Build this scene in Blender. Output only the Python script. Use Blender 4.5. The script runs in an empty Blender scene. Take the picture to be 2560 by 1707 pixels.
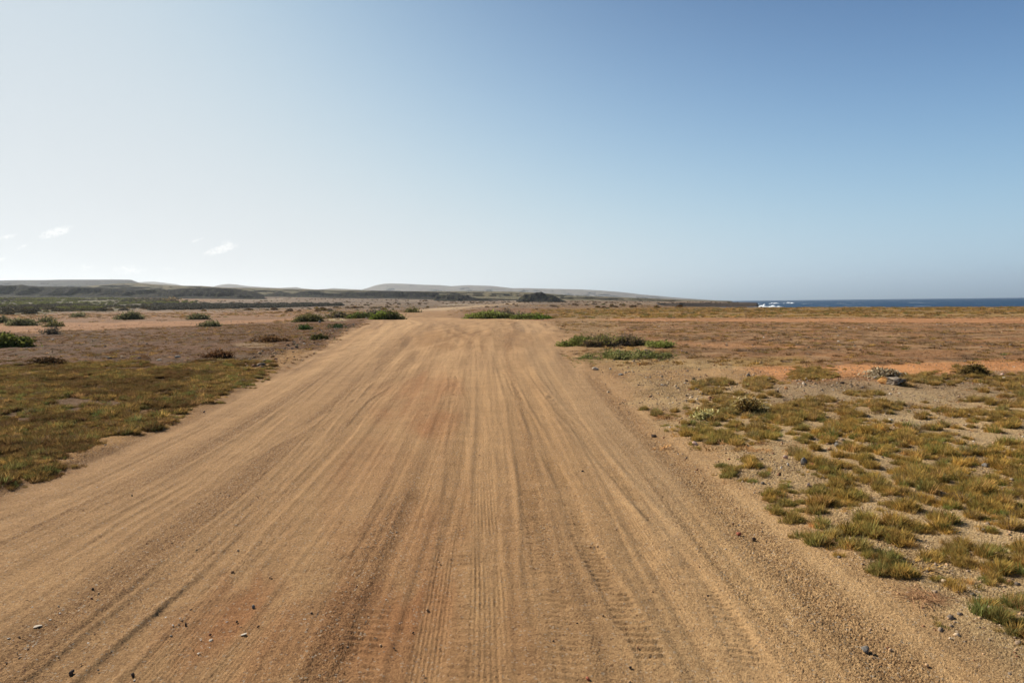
import bpy, math
import numpy as np
from mathutils import Matrix, Vector
rng = np.random.default_rng(7)
SC = bpy.context.scene
COL = SC.collection

# ------------------------------------------------------------------ camera
F, CX, CY, CAMH = 1707.0, 1280.0, 853.5, 1.65
PITCH, ROLL = math.radians(3.236), math.radians(0.63)
fwd = np.array([0, math.cos(PITCH), -math.sin(PITCH)])
r0 = np.array([1.0, 0, 0]); u0 = np.cross(r0, fwd)
rgt = r0*math.cos(ROLL) - u0*math.sin(ROLL)
upv = u0*math.cos(ROLL) + r0*math.sin(ROLL)
cam_d = bpy.data.cameras.new('camera'); cam = bpy.data.objects.new('camera', cam_d); COL.objects.link(cam)
cam_d.sensor_width = 36.0; cam_d.lens = 24.0; cam_d.clip_start = 0.05; cam_d.clip_end = 60000
cam.matrix_world = Matrix(((rgt[0], upv[0], -fwd[0], 0), (rgt[1], upv[1], -fwd[1], 0), (rgt[2], upv[2], -fwd[2], CAMH), (0, 0, 0, 1)))
SC.camera = cam

def ray(px, py):
    return fwd + rgt*(px-CX)/F - upv*(py-CY)/F
def at_depth(px, py, Y):
    d = ray(px, py); return d*(Y/d[1]) + np.array([0, 0, CAMH])
def G(px, py):
    d = ray(px, py); t = -CAMH/min(d[2], -1e-5); return d*t + np.array([0, 0, CAMH])
def project(X, Y, Z):
    dz = Z-CAMH
    a = X*fwd[0]+Y*fwd[1]+dz*fwd[2]; a = np.maximum(a, 0.3)
    b = X*rgt[0]+Y*rgt[1]+dz*rgt[2]; c = X*upv[0]+Y*upv[1]+dz*upv[2]
    return CX+F*b/a, CY-F*c/a

# ------------------------------------------------------------------ sky, sun, exposure
SUN_EL, SUN_AZ = math.radians(34), math.radians(-49)      # azimuth from the view direction, negative = left
W = bpy.data.worlds.new('World'); SC.world = W; W.use_nodes = True
wn = W.node_tree.nodes; wl = W.node_tree.links; wn.clear()
sky = wn.new('ShaderNodeTexSky'); sky.sky_type = 'NISHITA'; sky.sun_disc = False
sky.sun_elevation = SUN_EL; sky.sun_rotation = SUN_AZ
sky.altitude = 0; sky.air_density = 0.5; sky.dust_density = 3.0; sky.ozone_density = 3.0
bg = wn.new('ShaderNodeBackground'); bg.inputs['Strength'].default_value = 0.10
wo = wn.new('ShaderNodeOutputWorld'); 
EXPO = 0.60
def wm(op, a, b=0.0):
    n = wn.new('ShaderNodeMath'); n.operation = op
    for i, v in enumerate((a, b)):
        if isinstance(v, (int, float)): n.inputs[i].default_value = v
        else: wl.new(v, n.inputs[i])
    return n.outputs[0]
sp = wn.new('ShaderNodeSeparateColor'); cb = wn.new('ShaderNodeCombineColor'); wl.new(sky.outputs[0], sp.inputs[0])
tcw = wn.new('ShaderNodeTexCoord'); sx = wn.new('ShaderNodeSeparateXYZ'); wl.new(tcw.outputs['Generated'], sx.inputs[0])
thin = wm('MULTIPLY', wm('POWER', math.e, wm('MULTIPLY', wm('MAXIMUM', sx.outputs[2], 0.0), -3.061)), .1)     # turns the sky colour down with height, fitted by eye
lum = wm('MULTIPLY', wm('ADD', wm('ADD', sp.outputs[0], sp.outputs[1]), sp.outputs[2]), .05/3)
for i, (g, k) in enumerate(((1.02, 6.7), (1.02, 9.3), (1.06, 12.4))):      # film-like response of the camera to the sky
    x = wm('MULTIPLY', wm('ADD', lum, wm('MULTIPLY', sp.outputs[i], .95)), thin)
    x = wm('MULTIPLY', wm('POWER', x, g), k)
    x = wm('SUBTRACT', 1.0, wm('POWER', math.e, wm('MULTIPLY', x, -1.0)))
    wl.new(wm('MULTIPLY', wm('MULTIPLY', x, (7.75, 8.0, 8.1)[i]/2**EXPO), wm('SUBTRACT', 1.0, wm('MULTIPLY', wm('MAXIMUM', sx.outputs[2], 0.0), (.74, .50, .27)[i]))), cb.inputs[i])
yy = wm('MAXIMUM', sx.outputs[1], .05); cuu = wm('DIVIDE', sx.outputs[0], yy); cvv = wm('DIVIDE', sx.outputs[2], yy)
cx = wn.new('ShaderNodeCombineXYZ'); wl.new(cuu, cx.inputs[0]); wl.new(wm('MULTIPLY', cvv, 1.6), cx.inputs[1])
cn = wn.new('ShaderNodeTexNoise'); cn.inputs['Scale'].default_value = 115; cn.inputs['Detail'].default_value = 9; cn.inputs['Roughness'].default_value = .72; wl.new(cx.outputs[0], cn.inputs['Vector'])
tot = 0.0
for px, py, rx, ry, tl, st in ((140,580,52,15,-.25,1.0),(20,592,36,7,-.2,.7),(55,617,22,6,-.4,.5),(492,601,22,5,-.3,.6),(552,624,54,13,-.25,1.0),(568,610,20,12,0,.6),
                               (215,668,36,14,0,.45),(322,674,58,16,0,.6),(420,672,30,8,0,.4),(5,648,16,8,0,.5),(395,700,60,8,0,.3)):
    d = ray(px, py); u0_, v0_ = d[0]/d[1], d[2]/d[1]
    a = wm('SUBTRACT', cuu, u0_); b = wm('ADD', wm('SUBTRACT', cvv, v0_), wm('MULTIPLY', a, tl))
    q = wm('ADD', wm('POWER', wm('ABSOLUTE', wm('MULTIPLY', a, F/rx)), 2), wm('POWER', wm('ABSOLUTE', wm('MULTIPLY', b, F/ry)), 2))
    tot = wm('ADD', tot, wm('MULTIPLY', wm('MAXIMUM', wm('SUBTRACT', 1.0, q), 0.0), st))
mr = wn.new('ShaderNodeMapRange'); mr.interpolation_type = 'SMOOTHSTEP'; tot = wm('MINIMUM', tot, 1.0); wl.new(wm('MULTIPLY', tot, wm('ADD', .9, wm('MULTIPLY', wm('SUBTRACT', cn.outputs[0], .5), 4.5))), mr.inputs[0]); mr.inputs[1].default_value = .10; mr.inputs[2].default_value = 1.0
cm = wn.new('ShaderNodeMix'); cm.data_type = 'RGBA'; wl.new(wm('MULTIPLY', mr.outputs[0], .7), cm.inputs[0]); wl.new(cb.outputs[0], cm.inputs[6]); cm.inputs[7].default_value = (6.6, 6.6, 6.5, 1)
wl.new(cm.outputs[2], bg.inputs[0]); wl.new(bg.outputs[0], wo.inputs[0])
sl = bpy.data.lights.new('sun', 'SUN'); sl.energy = 4.2; sl.angle = math.radians(0.53); sl.color = (1.0, 0.93, 0.82)
so = bpy.data.objects.new('sun', sl); COL.objects.link(so)
sd = Vector((math.sin(SUN_AZ)*math.cos(SUN_EL), math.cos(SUN_AZ)*math.cos(SUN_EL), math.sin(SUN_EL)))
so.rotation_euler = sd.to_track_quat('Z', 'Y').to_euler()
SC.view_settings.view_transform = 'Standard'; SC.view_settings.look = 'None'
SC.view_settings.exposure = EXPO; SC.view_settings.gamma = 1.0
SC.cycles.volume_bounces = 1; SC.cycles.max_bounces = 6; SC.cycles.transparent_max_bounces = 8
HAZE_D, HAZE_COL, HAZE_G = 6.5e-5, (0.86, 0.93, 1.0), 0.45

# ------------------------------------------------------------------ helpers
def lin(r, g, b):
    c = np.array([r, g, b])/255.0
    return np.where(c < 0.04045, c/12.92, ((c+0.055)/1.055)**2.4)
def _h(ix, iy, seed):
    n = (ix.astype(np.int64)*374761393 + iy.astype(np.int64)*668265263 + seed*1442695041) & 0x7fffffff
    n = ((n ^ (n >> 13))*1274126177) & 0x7fffffff
    n = ((n ^ (n >> 15))*2246822519) & 0x7fffffff
    return ((n ^ (n >> 16)) & 0xffff)/65535.0
def vn(x, y, seed=0):
    fx = np.floor(x); fy = np.floor(y); tx = x-fx; ty = y-fy
    tx = tx*tx*(3-2*tx); ty = ty*ty*(3-2*ty); ix = fx.astype(np.int64); iy = fy.astype(np.int64)
    a = _h(ix, iy, seed); b = _h(ix+1, iy, seed); c = _h(ix, iy+1, seed); d = _h(ix+1, iy+1, seed)
    return (a*(1-tx)+b*tx)*(1-ty) + (c*(1-tx)+d*tx)*ty
def fbm(x, y, o=4, seed=0, g=0.5):
    s = 0; a = 1; t = 0
    for i in range(o):
        s = s + a*vn(x*2**i+17.3*i, y*2**i-9.1*i, seed+i); t += a; a *= g
    return s/t
def sm(x, a, b):
    t = np.clip((x-a)/(b-a), 0, 1); return t*t*(3-2*t)
def mesh(name, v, faces, mat=None, parent=None, smooth=True, attrs=None, link=True):
    """v (N,3), faces (M,k) numpy with a constant k"""
    v = np.ascontiguousarray(v, np.float32); faces = np.ascontiguousarray(faces, np.int32)
    m = bpy.data.meshes.new(name); k = faces.shape[1]
    m.vertices.add(len(v)); m.vertices.foreach_set('co', v.ravel())
    m.loops.add(faces.size); m.loops.foreach_set('vertex_index', faces.ravel())
    m.polygons.add(len(faces)); m.polygons.foreach_set('loop_start', np.arange(0, faces.size, k, dtype=np.int32))
    if smooth: m.polygons.foreach_set('use_smooth', np.ones(len(faces), bool))
    for an, (ty, dat) in (attrs or {}).items():
        a = m.attributes.new(an, ty, 'POINT')
        a.data.foreach_set('color' if 'COLOR' in ty else 'vector' if 'VECTOR' in ty else 'value', np.ascontiguousarray(dat, np.float32).ravel())
    m.update(calc_edges=True)
    if mat: m.materials.append(mat)
    o = bpy.data.objects.new(name, m)
    if link: COL.objects.link(o)
    if parent: o.parent = parent
    return o
def tag(o, label=None, cat=None, group=None, kind=None):
    if label: o['label'] = label
    if cat: o['category'] = cat
    if group: o['group'] = group
    if kind: o['kind'] = kind
    return o
def grid_faces(nr, nc):
    i = np.arange(nr-1)[:, None]*nc + np.arange(nc-1)[None, :]
    i = i.ravel(); return np.stack([i, i+1, i+nc+1, i+nc], 1)
def rgba(c):
    return np.concatenate([c, np.ones(c.shape[:-1]+(1,))], -1)

class NT:
    """small node helper"""
    def __init__(s, name):
        s.m = bpy.data.materials.new(name); s.m.use_nodes = True; s.n = s.m.node_tree.nodes; s.l = s.m.node_tree.links
        s.n.clear(); s.out = s.n.new('ShaderNodeOutputMaterial')
        s.geo = s.n.new('ShaderNodeNewGeometry'); s.tc = s.n.new('ShaderNodeTexCoord')
    def put(s, sock, v):
        if isinstance(v, bpy.types.NodeSocket): s.l.new(v, sock)
        elif isinstance(v, (tuple, list, np.ndarray)) and sock.type == 'RGBA': sock.default_value = (*[float(a) for a in v[:3]], 1)
        else: sock.default_value = v
    def math(s, op, a, b=0.0, c=0.0):
        n = s.n.new('ShaderNodeMath'); n.operation = op
        for i, v in enumerate((a, b, c)): s.put(n.inputs[i], v)
        return n.outputs[0]
    def mix(s, f, a, b, mode='MIX'):
        n = s.n.new('ShaderNodeMix'); n.data_type = 'RGBA'; n.blend_type = mode
        s.put(n.inputs[0], f); s.put(n.inputs[6], a); s.put(n.inputs[7], b); return n.outputs[2]
    def noise(s, scale, detail=3, rough=0.55, vec=None, out=0):
        n = s.n.new('ShaderNodeTexNoise'); n.inputs['Scale'].default_value = scale
        n.inputs['Detail'].default_value = detail; n.inputs['Roughness'].default_value = rough
        s.l.new(vec if vec is not None else s.geo.outputs['Position'], n.inputs['Vector']); return n.outputs[out]
    def vor(s, scale, out='Color', vec=None, feature='F1'):
        n = s.n.new('ShaderNodeTexVoronoi'); n.inputs['Scale'].default_value = scale; n.feature = feature
        s.l.new(vec if vec is not None else s.geo.outputs['Position'], n.inputs['Vector']); return n.outputs[out]
    def mapr(s, v, a, b, c=0.0, d=1.0):
        n = s.n.new('ShaderNodeMapRange'); s.put(n.inputs[0], v)
        for i, x in enumerate((a, b, c, d)): s.put(n.inputs[i+1], x)
        return n.outputs[0]
    def scale(s, vec, x, y, z):
        n = s.n.new('ShaderNodeVectorMath'); n.operation = 'MULTIPLY'; s.l.new(vec, n.inputs[0]); n.inputs[1].default_value = (x, y, z); return n.outputs[0]
    def attr(s, name, out=0, inst=False):
        n = s.n.new('ShaderNodeAttribute'); n.attribute_name = name
        if inst: n.attribute_type = 'INSTANCER'
        return n.outputs[out]
    def bump(s, h, strength=1.0, dist=0.01, nrm=None):
        n = s.n.new('ShaderNodeBump'); s.put(n.inputs['Strength'], strength); n.inputs['Distance'].default_value = dist
        s.l.new(h, n.inputs['Height'])
        if nrm is not None: s.l.new(nrm, n.inputs['Normal'])
        return n.outputs[0]
    def bsdf(s, col, rough=0.9, nrm=None, spec=0.15):
        n = s.n.new('ShaderNodeBsdfPrincipled'); s.put(n.inputs['Base Color'], col); s.put(n.inputs['Roughness'], rough)
        s.put(n.inputs['Specular IOR Level'], spec)
        if nrm is not None: s.l.new(nrm, n.inputs['Normal'])
        s.l.new(n.outputs[0], s.out.inputs[0]); return n

# ------------------------------------------------------------------ macro terrain (height above the plain)
TAB = {   # column px -> (distance, py of the ground surface there)
    0:    [(200, 783), (400, 765), (600, 748), (1000, 742), (2500, 738)],
    400:  [(200, 782), (400, 768), (700, 747), (1000, 742), (2500, 738)],
    700:  [(200, 777), (400, 768), (700, 752), (1000, 742), (2500, 738)],
    1000: [(200, 774), (300, 768.5), (600, 756), (1000, 747), (2500, 738)],
    1280: [(200, 771), (350, 763.5), (600, 757), (1000, 751), (2500, 742)],
    1500: [(200, 769), (350, 762), (600, 757), (1000, 752), (2500, 746)],
    1650: [(200, 767.3), (350, 761.6), (600, 758), (1000, 755), (2500, 750)],
    1900: [(200, 764.5), (350, 760), (600, 757), (1000, 754), (2500, 751)],
    2560: [(200, 757), (600, 750), (2500, 745)],
}
cu, cz = [], []
for px, pts in TAB.items():
    d = ray(px, 757-(px-1280)*.011); cu.append(d[0]/d[1])
    cz.append(([120]+[p[0] for p in pts], [0.0]+[at_depth(px, p[1], p[0])[2] for p in pts]))
cu = np.array(cu)
XCY = np.array([-60, 60, 113, 156, 200, 300, 596, 606, 1500, 3000, 9000.])
XCX = np.array([400, 200, 88, 58, 50, 65, 128, 216, 420, 560, 900.])
def land_d(X, Y):
    """how far inside the land (metres, positive = land)"""
    n = (vn(X/17, Y/17, 71)-.5)*6 + (vn(X/5, Y/5, 72)-.5)*2
    return np.interp(Y, XCY, XCX) - X + n
def H(X, Y, want_land=False):
    Yc = np.maximum(Y, 1.0); u = np.clip(X/Yc, cu[0], cu[-1])
    zs = [np.interp(Y, a, b) for a, b in cz]
    z = np.zeros_like(u); k = np.clip(np.searchsorted(cu, u)-1, 0, len(cu)-2)
    for i in range(len(cu)-1):
        s = k == i; t = (u-cu[i])/(cu[i+1]-cu[i]); z = np.where(s, zs[i]*(1-t)+zs[i+1]*t, z)
    L = land_d(X, Y)
    und = (fbm(X/14, Y/14, 3, 5)-.5)*0.22*sm(Y, 25, 90) + (fbm(X/60, Y/60, 3, 9)-.5)*1.0*sm(Y, 160, 420)
    z = z+und
    z = z + (-9-z)*sm(-L, 0, 5)
    return (z, L) if want_land else z

# road edges on the ground (distance -> x)
XLY = np.array([-40, 0, 6, 9.3, 12, 18, 28, 48, 70, 94, 130, 190, 260, 350, 450, 560.])
XLX = np.array([-4.3, -4.4, -4.5, -4.8, -5.1, -6.1, -7.8, -11.2, -14.5, -17.6, -21, -27, -26, -17, -7, 0.])
XRY = np.array([-40, 0, 4.3, 9.8, 18, 27, 45, 60, 68, 78, 100, 130, 190, 260, 350, 450, 560.])
XRX = np.array([2.3, 2.2, 2.1, 2.1, 2.3, 2.7, 3.5, 3.8, 0., -6.2, -8, -10, -14, -13, -7, 1, 7.])
def road_mask(X, Y):
    xl = np.interp(Y, XLY, XLX); xr = np.interp(Y, XRY, XRX)
    e = (fbm(X*1.6, Y*.9, 3, 31)-.5)*.5*(1+Y/25)
    soft = 0.12+Y*.012
    R = sm(X-xl+e*.9, -soft, soft)*sm(xr-X+e*1.6, -soft*2.2, soft*2.2)*sm(-Y, -640, -540)
    s = (X-xl)/np.maximum(xr-xl, 1)*6.6
    return R, s

# ------------------------------------------------------------------ tyre tracks: px points, width m, type, depth m
TR = [
 ([(1225,1720),(1222,1468),(1208,1200),(1205,1080),(1203,970),(1200,900),(1190,850)], .20, 'ribs', .013),
 ([(1056,1720),(1076,1583),(1105,1391),(1141,1200),(1164,1086),(1172,950),(1180,880)], .17, 'fine', .006),
 ([(1425,1700),(1405,1544),(1352,1372),(1325,1238),(1285,1031),(1268,970),(1240,890)], .17, 'lug', .013),
 ([(1650,1710),(1630,1621),(1580,1544),(1451,1334),(1416,1219),(1342,1082),(1304,1005),(1262,920)], .15, 'lug', .014),
 ([(1900,1700),(1800,1500),(1696,1353),(1622,1276),(1561,1207),(1441,1064),(1400,1026),(1330,930)], .15, 'lug', .015),
 ([(1720,1500),(1560,1260),(1475,1090),(1430,1010),(1370,930)], .17, 'fine', .007),
 ([(1850,1600),(1700,1400),(1530,1250),(1433,1133),(1331,993),(1280,900)], .22, 'flat', .010),
 ([(0,1502),(172,1403),(329,1296),(497,1200),(640,1085),(790,960),(880,890)], .20, 'flat', .014),
 ([(363,1567),(497,1452),(551,1403),(628,1319),(727,1223),(860,1090),(930,1000)], .16, 'flat', .016),
 ([(375,1464),(459,1384),(536,1311),(650,1219),(770,1100),(870,1000),(960,910)], .22, 'flat', .014),
 ([(560,1660),(700,1500),(790,1370),(860,1240),(930,1110),(1000,1000)], .20, 'fine', .0045),
 ([(0,1303),(214,1219),(400,1130),(560,1050),(700,975)], .20, 'flat', .010),
 ([(0,1400),(200,1300),(420,1190),(600,1090),(760,980)], .22, 'flat', .010),
 ([(870,1720),(950,1500),(1010,1340),(1060,1200),(1095,1080),(1120,980)], .20, 'lug', .008),
 ([(100,1700),(300,1540),(430,1440),(560,1340),(700,1200),(856,998),(938,943),(1000,885)], .20, 'flat', .013),
]
TRK = []
_tr = np.random.default_rng(31)
XTRA = []
for i in range(10):
    x0 = _tr.uniform(-4.2, 2.0); y0 = _tr.uniform(1.0, 6.0); y1 = _tr.uniform(14, 34); sl_ = _tr.normal(-.035, .05); cv = _tr.normal(0, .0016)
    yy_ = np.linspace(y0, y1, 12); XTRA.append((yy_, x0+sl_*(yy_-y0)+cv*(yy_-y0)**2, _tr.uniform(.13, .24), ('flat', 'flat', 'fine', 'lug', 'flat')[i % 5], _tr.uniform(.004, .009)))
for pts, w, ty, dp in TR:
    g = np.array([G(*p)[:2] for p in pts]); g = g[np.argsort(g[:, 1])]
    TRK.append((g[:, 1], g[:, 0], w, ty, dp))
TRK += XTRA
def tracks(X, Y):
    z = np.zeros_like(X); press = np.zeros_like(X)
    for i, (ys, xs, w, ty, dp) in enumerate(TRK):
        x0 = np.interp(Y, ys, xs)
        if ty != 'flat' or True: x0 = x0 + (vn(Y*.2, Y*0, 200+i)-.5)*.03
        dx = X-x0; ins = sm(w/2-np.abs(dx), -.012, .02)
        live = sm(Y, ys[0]-1.2, ys[0]-.2)*sm(-Y, -ys[-1]-6, -ys[-1]+.5)
        patch = .45+.8*sm(vn(Y*.9, Y*0+i*3.1, 300+i), .2, .75)
        berm = np.exp(-((np.abs(dx)-w/2-.025)/.028)**2)*.55
        prof = -ins*.45+berm
        if ty == 'ribs': prof = prof + ins*.75*np.cos(dx*2*np.pi/.027)*(.6+.4*np.sign(np.sin(Y*2*np.pi/.03)))*sm(vn(X*7, Y*1.5, 360+i), .12, .5)
        elif ty == 'fine': prof = prof + ins*.55*np.cos(dx*2*np.pi/.023)*sm(vn(X*6, Y*1.2, 350+i), .15, .5)
        elif ty == 'lug':
            pass; lug = np.sin(2*np.pi*(Y+dx*.22+.012*(vn(X*9, Y*9, 340+i)-.5))/(.058+.004*(i % 4)))
            prof = prof + ins*(.55+.6*vn(X*11, Y*6, 331+i))*lug*sm(vn(X*8, Y*5, 330+i), .25, .6)
        z += .55*dp*prof*live*patch*(1 if ty in ('lug', 'flat') else .75); press = np.maximum(press, ins*live*(.9 if ty in ('fine', 'flat', 'ribs') else .35))
    return z, press

# ------------------------------------------------------------------ ground sheet
ys = [1.8]
while ys[-1] < 8700: ys.append(ys[-1] + 0.0085*max(1.0, ys[-1]/3.0)**1.32)
ys[-1] = 8700.
Yr = np.concatenate([np.linspace(-40, 1.2, 36), [1.5], np.array(ys)])
ui = np.linspace(-.86, .86, 1240); so_ = np.linspace(0, 1, 46)[1:]**2.2
Sr = np.maximum(Yr, 2.0); Xmax = np.minimum(12*Sr+10, 8800.)
Xc_ = Sr[:, None]*ui[None, :]
ex = (Xmax-.86*Sr)[:, None]*so_[None, :]
Xg = np.concatenate([-(.86*Sr)[:, None]-ex[:, ::-1], Xc_, (.86*Sr)[:, None]+ex], 1)
Yg = np.repeat(Yr[:, None], Xg.shape[1], 1)
nr, nc = Xg.shape
def ground_height(X, Y, detail=True):
    z, L = H(X, Y, True); R, s = road_mask(X, Y)
    near = sm(-Y, -70, -25)
    off = 1-R
    z = z + off*near*((fbm(X*.9, Y*.9, 3, 11)-.45)*(.10+.06*sm(Y, 14, 30)) + (fbm(X*3.2, Y*3.2, 2, 12)-.5)*.045)
    z = z - R*near*.03
    return z, L, R, s
Zg, Lg, Rg, Sg = ground_height(Xg, Yg)
nearm = Yg < 80
trz, press = np.zeros_like(Xg), np.zeros_like(Xg)
rows = np.where((Yr > 1.0) & (Yr < 80))[0]; a, b = rows[0], rows[-1]+1
Xn, Yn, Rn, Sn = Xg[a:b], Yg[a:b], Rg[a:b], Sg[a:b]
t_, p_ = tracks(Xn, Yn); trz[a:b] = t_; press[a:b] = p_
streak = np.full_like(Xg, .5); streak[a:b] = .55*vn(Sn*3.1, Yn*.06, 41)+.45*vn(Sn*8.5, Yn*.10+3, 42)
grav = np.zeros_like(Xg)                                       # how loose and stony
vn1 = np.full_like(Xg, .5); vn1[a:b] = vn(Xn*1.3, Yn*.9, 44)
grav[a:b] = np.clip(Rn*(.12+.55*sm(streak[a:b], .46, .74)*(1-press[a:b]*.7)) + (1-Rn)*(.45+.5*sm(vn1[a:b], .35, .7)) + .12*sm(Xn, .8, 2.4)*Rn, 0, 1)
far_g = 1+Yn/14
fine = (vn(Sn*6, Yn*.10, 51)-.5)*.011*Rn*far_g + (vn(Sn*19, Yn*.22, 52)-.5)*.008*Rn + (vn(Sn*34, Yn*.4, 60)-.5)*.004*Rn*sm(-Yn, -20, -8)
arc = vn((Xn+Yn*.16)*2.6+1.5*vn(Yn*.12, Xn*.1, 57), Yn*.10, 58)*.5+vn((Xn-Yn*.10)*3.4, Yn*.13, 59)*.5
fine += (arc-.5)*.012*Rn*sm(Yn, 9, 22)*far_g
fine += ((vn(Xn*42, Yn*34, 53)-.5)*.0035 + np.clip(rng.normal(0, 1, Xn.shape), -2, 2)*.0013*(1+Yn/9))*(.45+1.0*grav[a:b])
fine += (vn(Xn*9, Yn*14, 55)-.5)*.012*Rn*sm(vn(Xn*.7, Yn*.5, 56), .45, .75)*.8      # washboard clods
fade = sm(-Yn, -80, -60)
Zg[a:b] += (fine + trz[a:b]*Rn*1.0)*fade

# ground colours: what the soil is, place by place
Px, Py = project(Xg, Yg, Zg); Py = np.where(Yg < 2.2, 1800+(2.2-Yg)*200, Py)
Px = np.where(Yg < 2.2, 1280+Xg*600, Px)
hy = 757-(Px-1280)*.011; below = Py-hy
en = (fbm(Xg/(.05*np.maximum(Yg, 4)), Yg/(.25*np.maximum(Yg, 4)), 4, 61)-.5)     # edge raggedness, scales with distance
def band(pts, soft=3.0, rag=14.0):
    """pts: (px, top, bottom)"""
    p = np.array(pts, float); q = Py + en*rag
    top = np.interp(Px, p[:, 0], p[:, 1]); bot = np.interp(Px, p[:, 0], p[:, 2])
    return sm(q-top, -soft, soft)*sm(bot-q, -soft, soft)*sm(Px, p[0, 0]-40, p[0, 0]+10)*sm(-Px, -p[-1, 0]-40, -p[-1, 0]+10)
def blob(px, py, rx, ry, rag=.5):
    d = ((Px-px)/rx)**2+((Py-py)/ry)**2 + en*rag*2; return sm(-d, -1.3, -.4)
C = np.zeros(Xg.shape+(3,))
def paint(m, c, k=1.0):
    global C
    C = C + (np.array(c)-C)*(np.clip(m, 0, 1)*k)[..., None]
PL = fbm(Xg/7, Yg/7, 4, 81); PS = fbm(Xg/1.5, Yg/1.5, 3, 82)
FAR = fbm(Xg/40, Yg/90, 4, 83)
C[:] = lin(158, 120, 92)
paint(sm(PL, .42, .62), lin(142, 104, 78)); paint(sm(PS, .5, .7), lin(172, 134, 104), .6)
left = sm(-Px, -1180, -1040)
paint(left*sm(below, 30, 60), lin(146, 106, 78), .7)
# far plain
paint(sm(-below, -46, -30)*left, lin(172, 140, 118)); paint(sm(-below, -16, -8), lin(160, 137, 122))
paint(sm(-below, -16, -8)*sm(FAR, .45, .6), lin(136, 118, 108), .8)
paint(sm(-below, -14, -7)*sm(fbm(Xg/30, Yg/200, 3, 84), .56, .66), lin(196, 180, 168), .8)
# left: pink bare wash, brown tops, green field
paint(band([(-600,812,836),(0,812,833),(200,810,830),(480,803,815),(640,799,806),(760,795,802)], 2, 10), lin(214, 166, 134))
paint(band([(-600,788,812),(0,790,810),(200,786,806),(500,780,800),(760,776,794)], 3, 10), lin(188, 142, 112), .75)
paint(band([(-600,742,790),(0,742,789),(120,742,784),(300,742,779),(430,742,772),(520,755,768)], 3, 12), lin(104, 96, 74))
paint(band([(-600,742,790),(0,742,789),(120,742,784),(300,742,779),(430,742,772),(520,755,768)], 3, 12)*sm(PL, .45, .6), lin(122, 122, 62), .8)
paint(band([(330,738,755),(440,738,757),(560,740,752)], 3, 6), lin(178, 140, 108), .9)
paint(band([(400,760,774),(520,762,774),(700,762,771),(850,760,765)], 2, 5), lin(96, 92, 88), .8)
# dark brown heath on the left
paint(band([(-600,838,930),(0,836,930),(300,832,925),(700,820,905),(900,800,850)], 5, 20)*(1-Rg), lin(140, 102, 76), .8)
paint(band([(-600,838,930),(0,836,930),(300,832,925),(700,820,905)], 5, 20)*sm(PS, .48, .62), lin(112, 84, 60), .7)
paint(blob(620, 905, 110, 22)*(1-Rg), lin(150, 130, 110), .5); paint(blob(640, 862, 60, 7), lin(196, 170, 146), .8)
paint(blob(838, 799, 32, 4), lin(222, 206, 180), .9)
paint(band([(-600,915,1500),(0,925,1300),(300,915,1150),(560,920,1010),(700,915,935)], 5, 20)*(1-Rg)*sm(np.interp(Yg, XLY, XLX)-Xg, 0, .8), lin(136, 106, 76), .8); paint(sm(-(np.interp(Yg, XLY, XLX)-Xg), -1.5, -.4)*(Xg < -2)*(Yg < 25)*(1-Rg), lin(226, 184, 138), .9)
# right: tan top strip, two red tracks, brown between, stony grey
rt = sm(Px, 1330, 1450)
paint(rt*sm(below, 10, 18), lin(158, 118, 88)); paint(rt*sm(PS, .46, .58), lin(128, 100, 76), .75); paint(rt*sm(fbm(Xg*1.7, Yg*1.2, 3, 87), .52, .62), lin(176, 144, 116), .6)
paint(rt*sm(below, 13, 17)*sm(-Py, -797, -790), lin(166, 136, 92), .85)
paint(band([(1330,797,803),(1700,797,803),(2100,795,806),(2560,794,809),(3200,792,812)], 1.2, 4), lin(188, 138, 104))
paint(band([(1640,852,862),(1800,856,868),(2000,862,870)], 3, 8), lin(190, 142, 108), .7)
paint(band([(1500,905,928),(1700,902,930),(2000,890,912)], 5, 8), lin(178, 148, 92), .55)
paint(band([(1640,926,950),(1800,918,955),(2000,915,950),(2300,906,936),(2560,902,928),(3200,895,922)], 4, 12), lin(216, 156, 112))
paint(band([(1800,965,1000),(2000,955,1010),(2300,950,1010),(2560,960,1000),(3200,960,1000)], 8, 22), lin(164, 146, 126), .6)
paint(band([(2000,1000,1100),(2300,1005,1120),(2560,1010,1150),(3200,1010,1200)], 10, 30), lin(158, 118, 90), .7)
paint(blob(2230, 1065, 130, 35), lin(170, 150, 132), .7)
paint(blob(1870, 1120, 190, 42)*(1-Rg), lin(196, 152, 114), .6)
paint((1-Rg)*sm(below, 170, 300)*sm(Px, 1500, 1600), lin(186, 162, 132), .85)
paint(blob(1520, 895, 130, 45)*(1-Rg), lin(188, 158, 118), .8); paint(blob(1450, 830, 110, 50, .3)*(1-Rg), lin(186, 156, 122), .6)
paint(blob(1700, 960, 230, 70)*(1-Rg), lin(184, 156, 122), .8)
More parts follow.
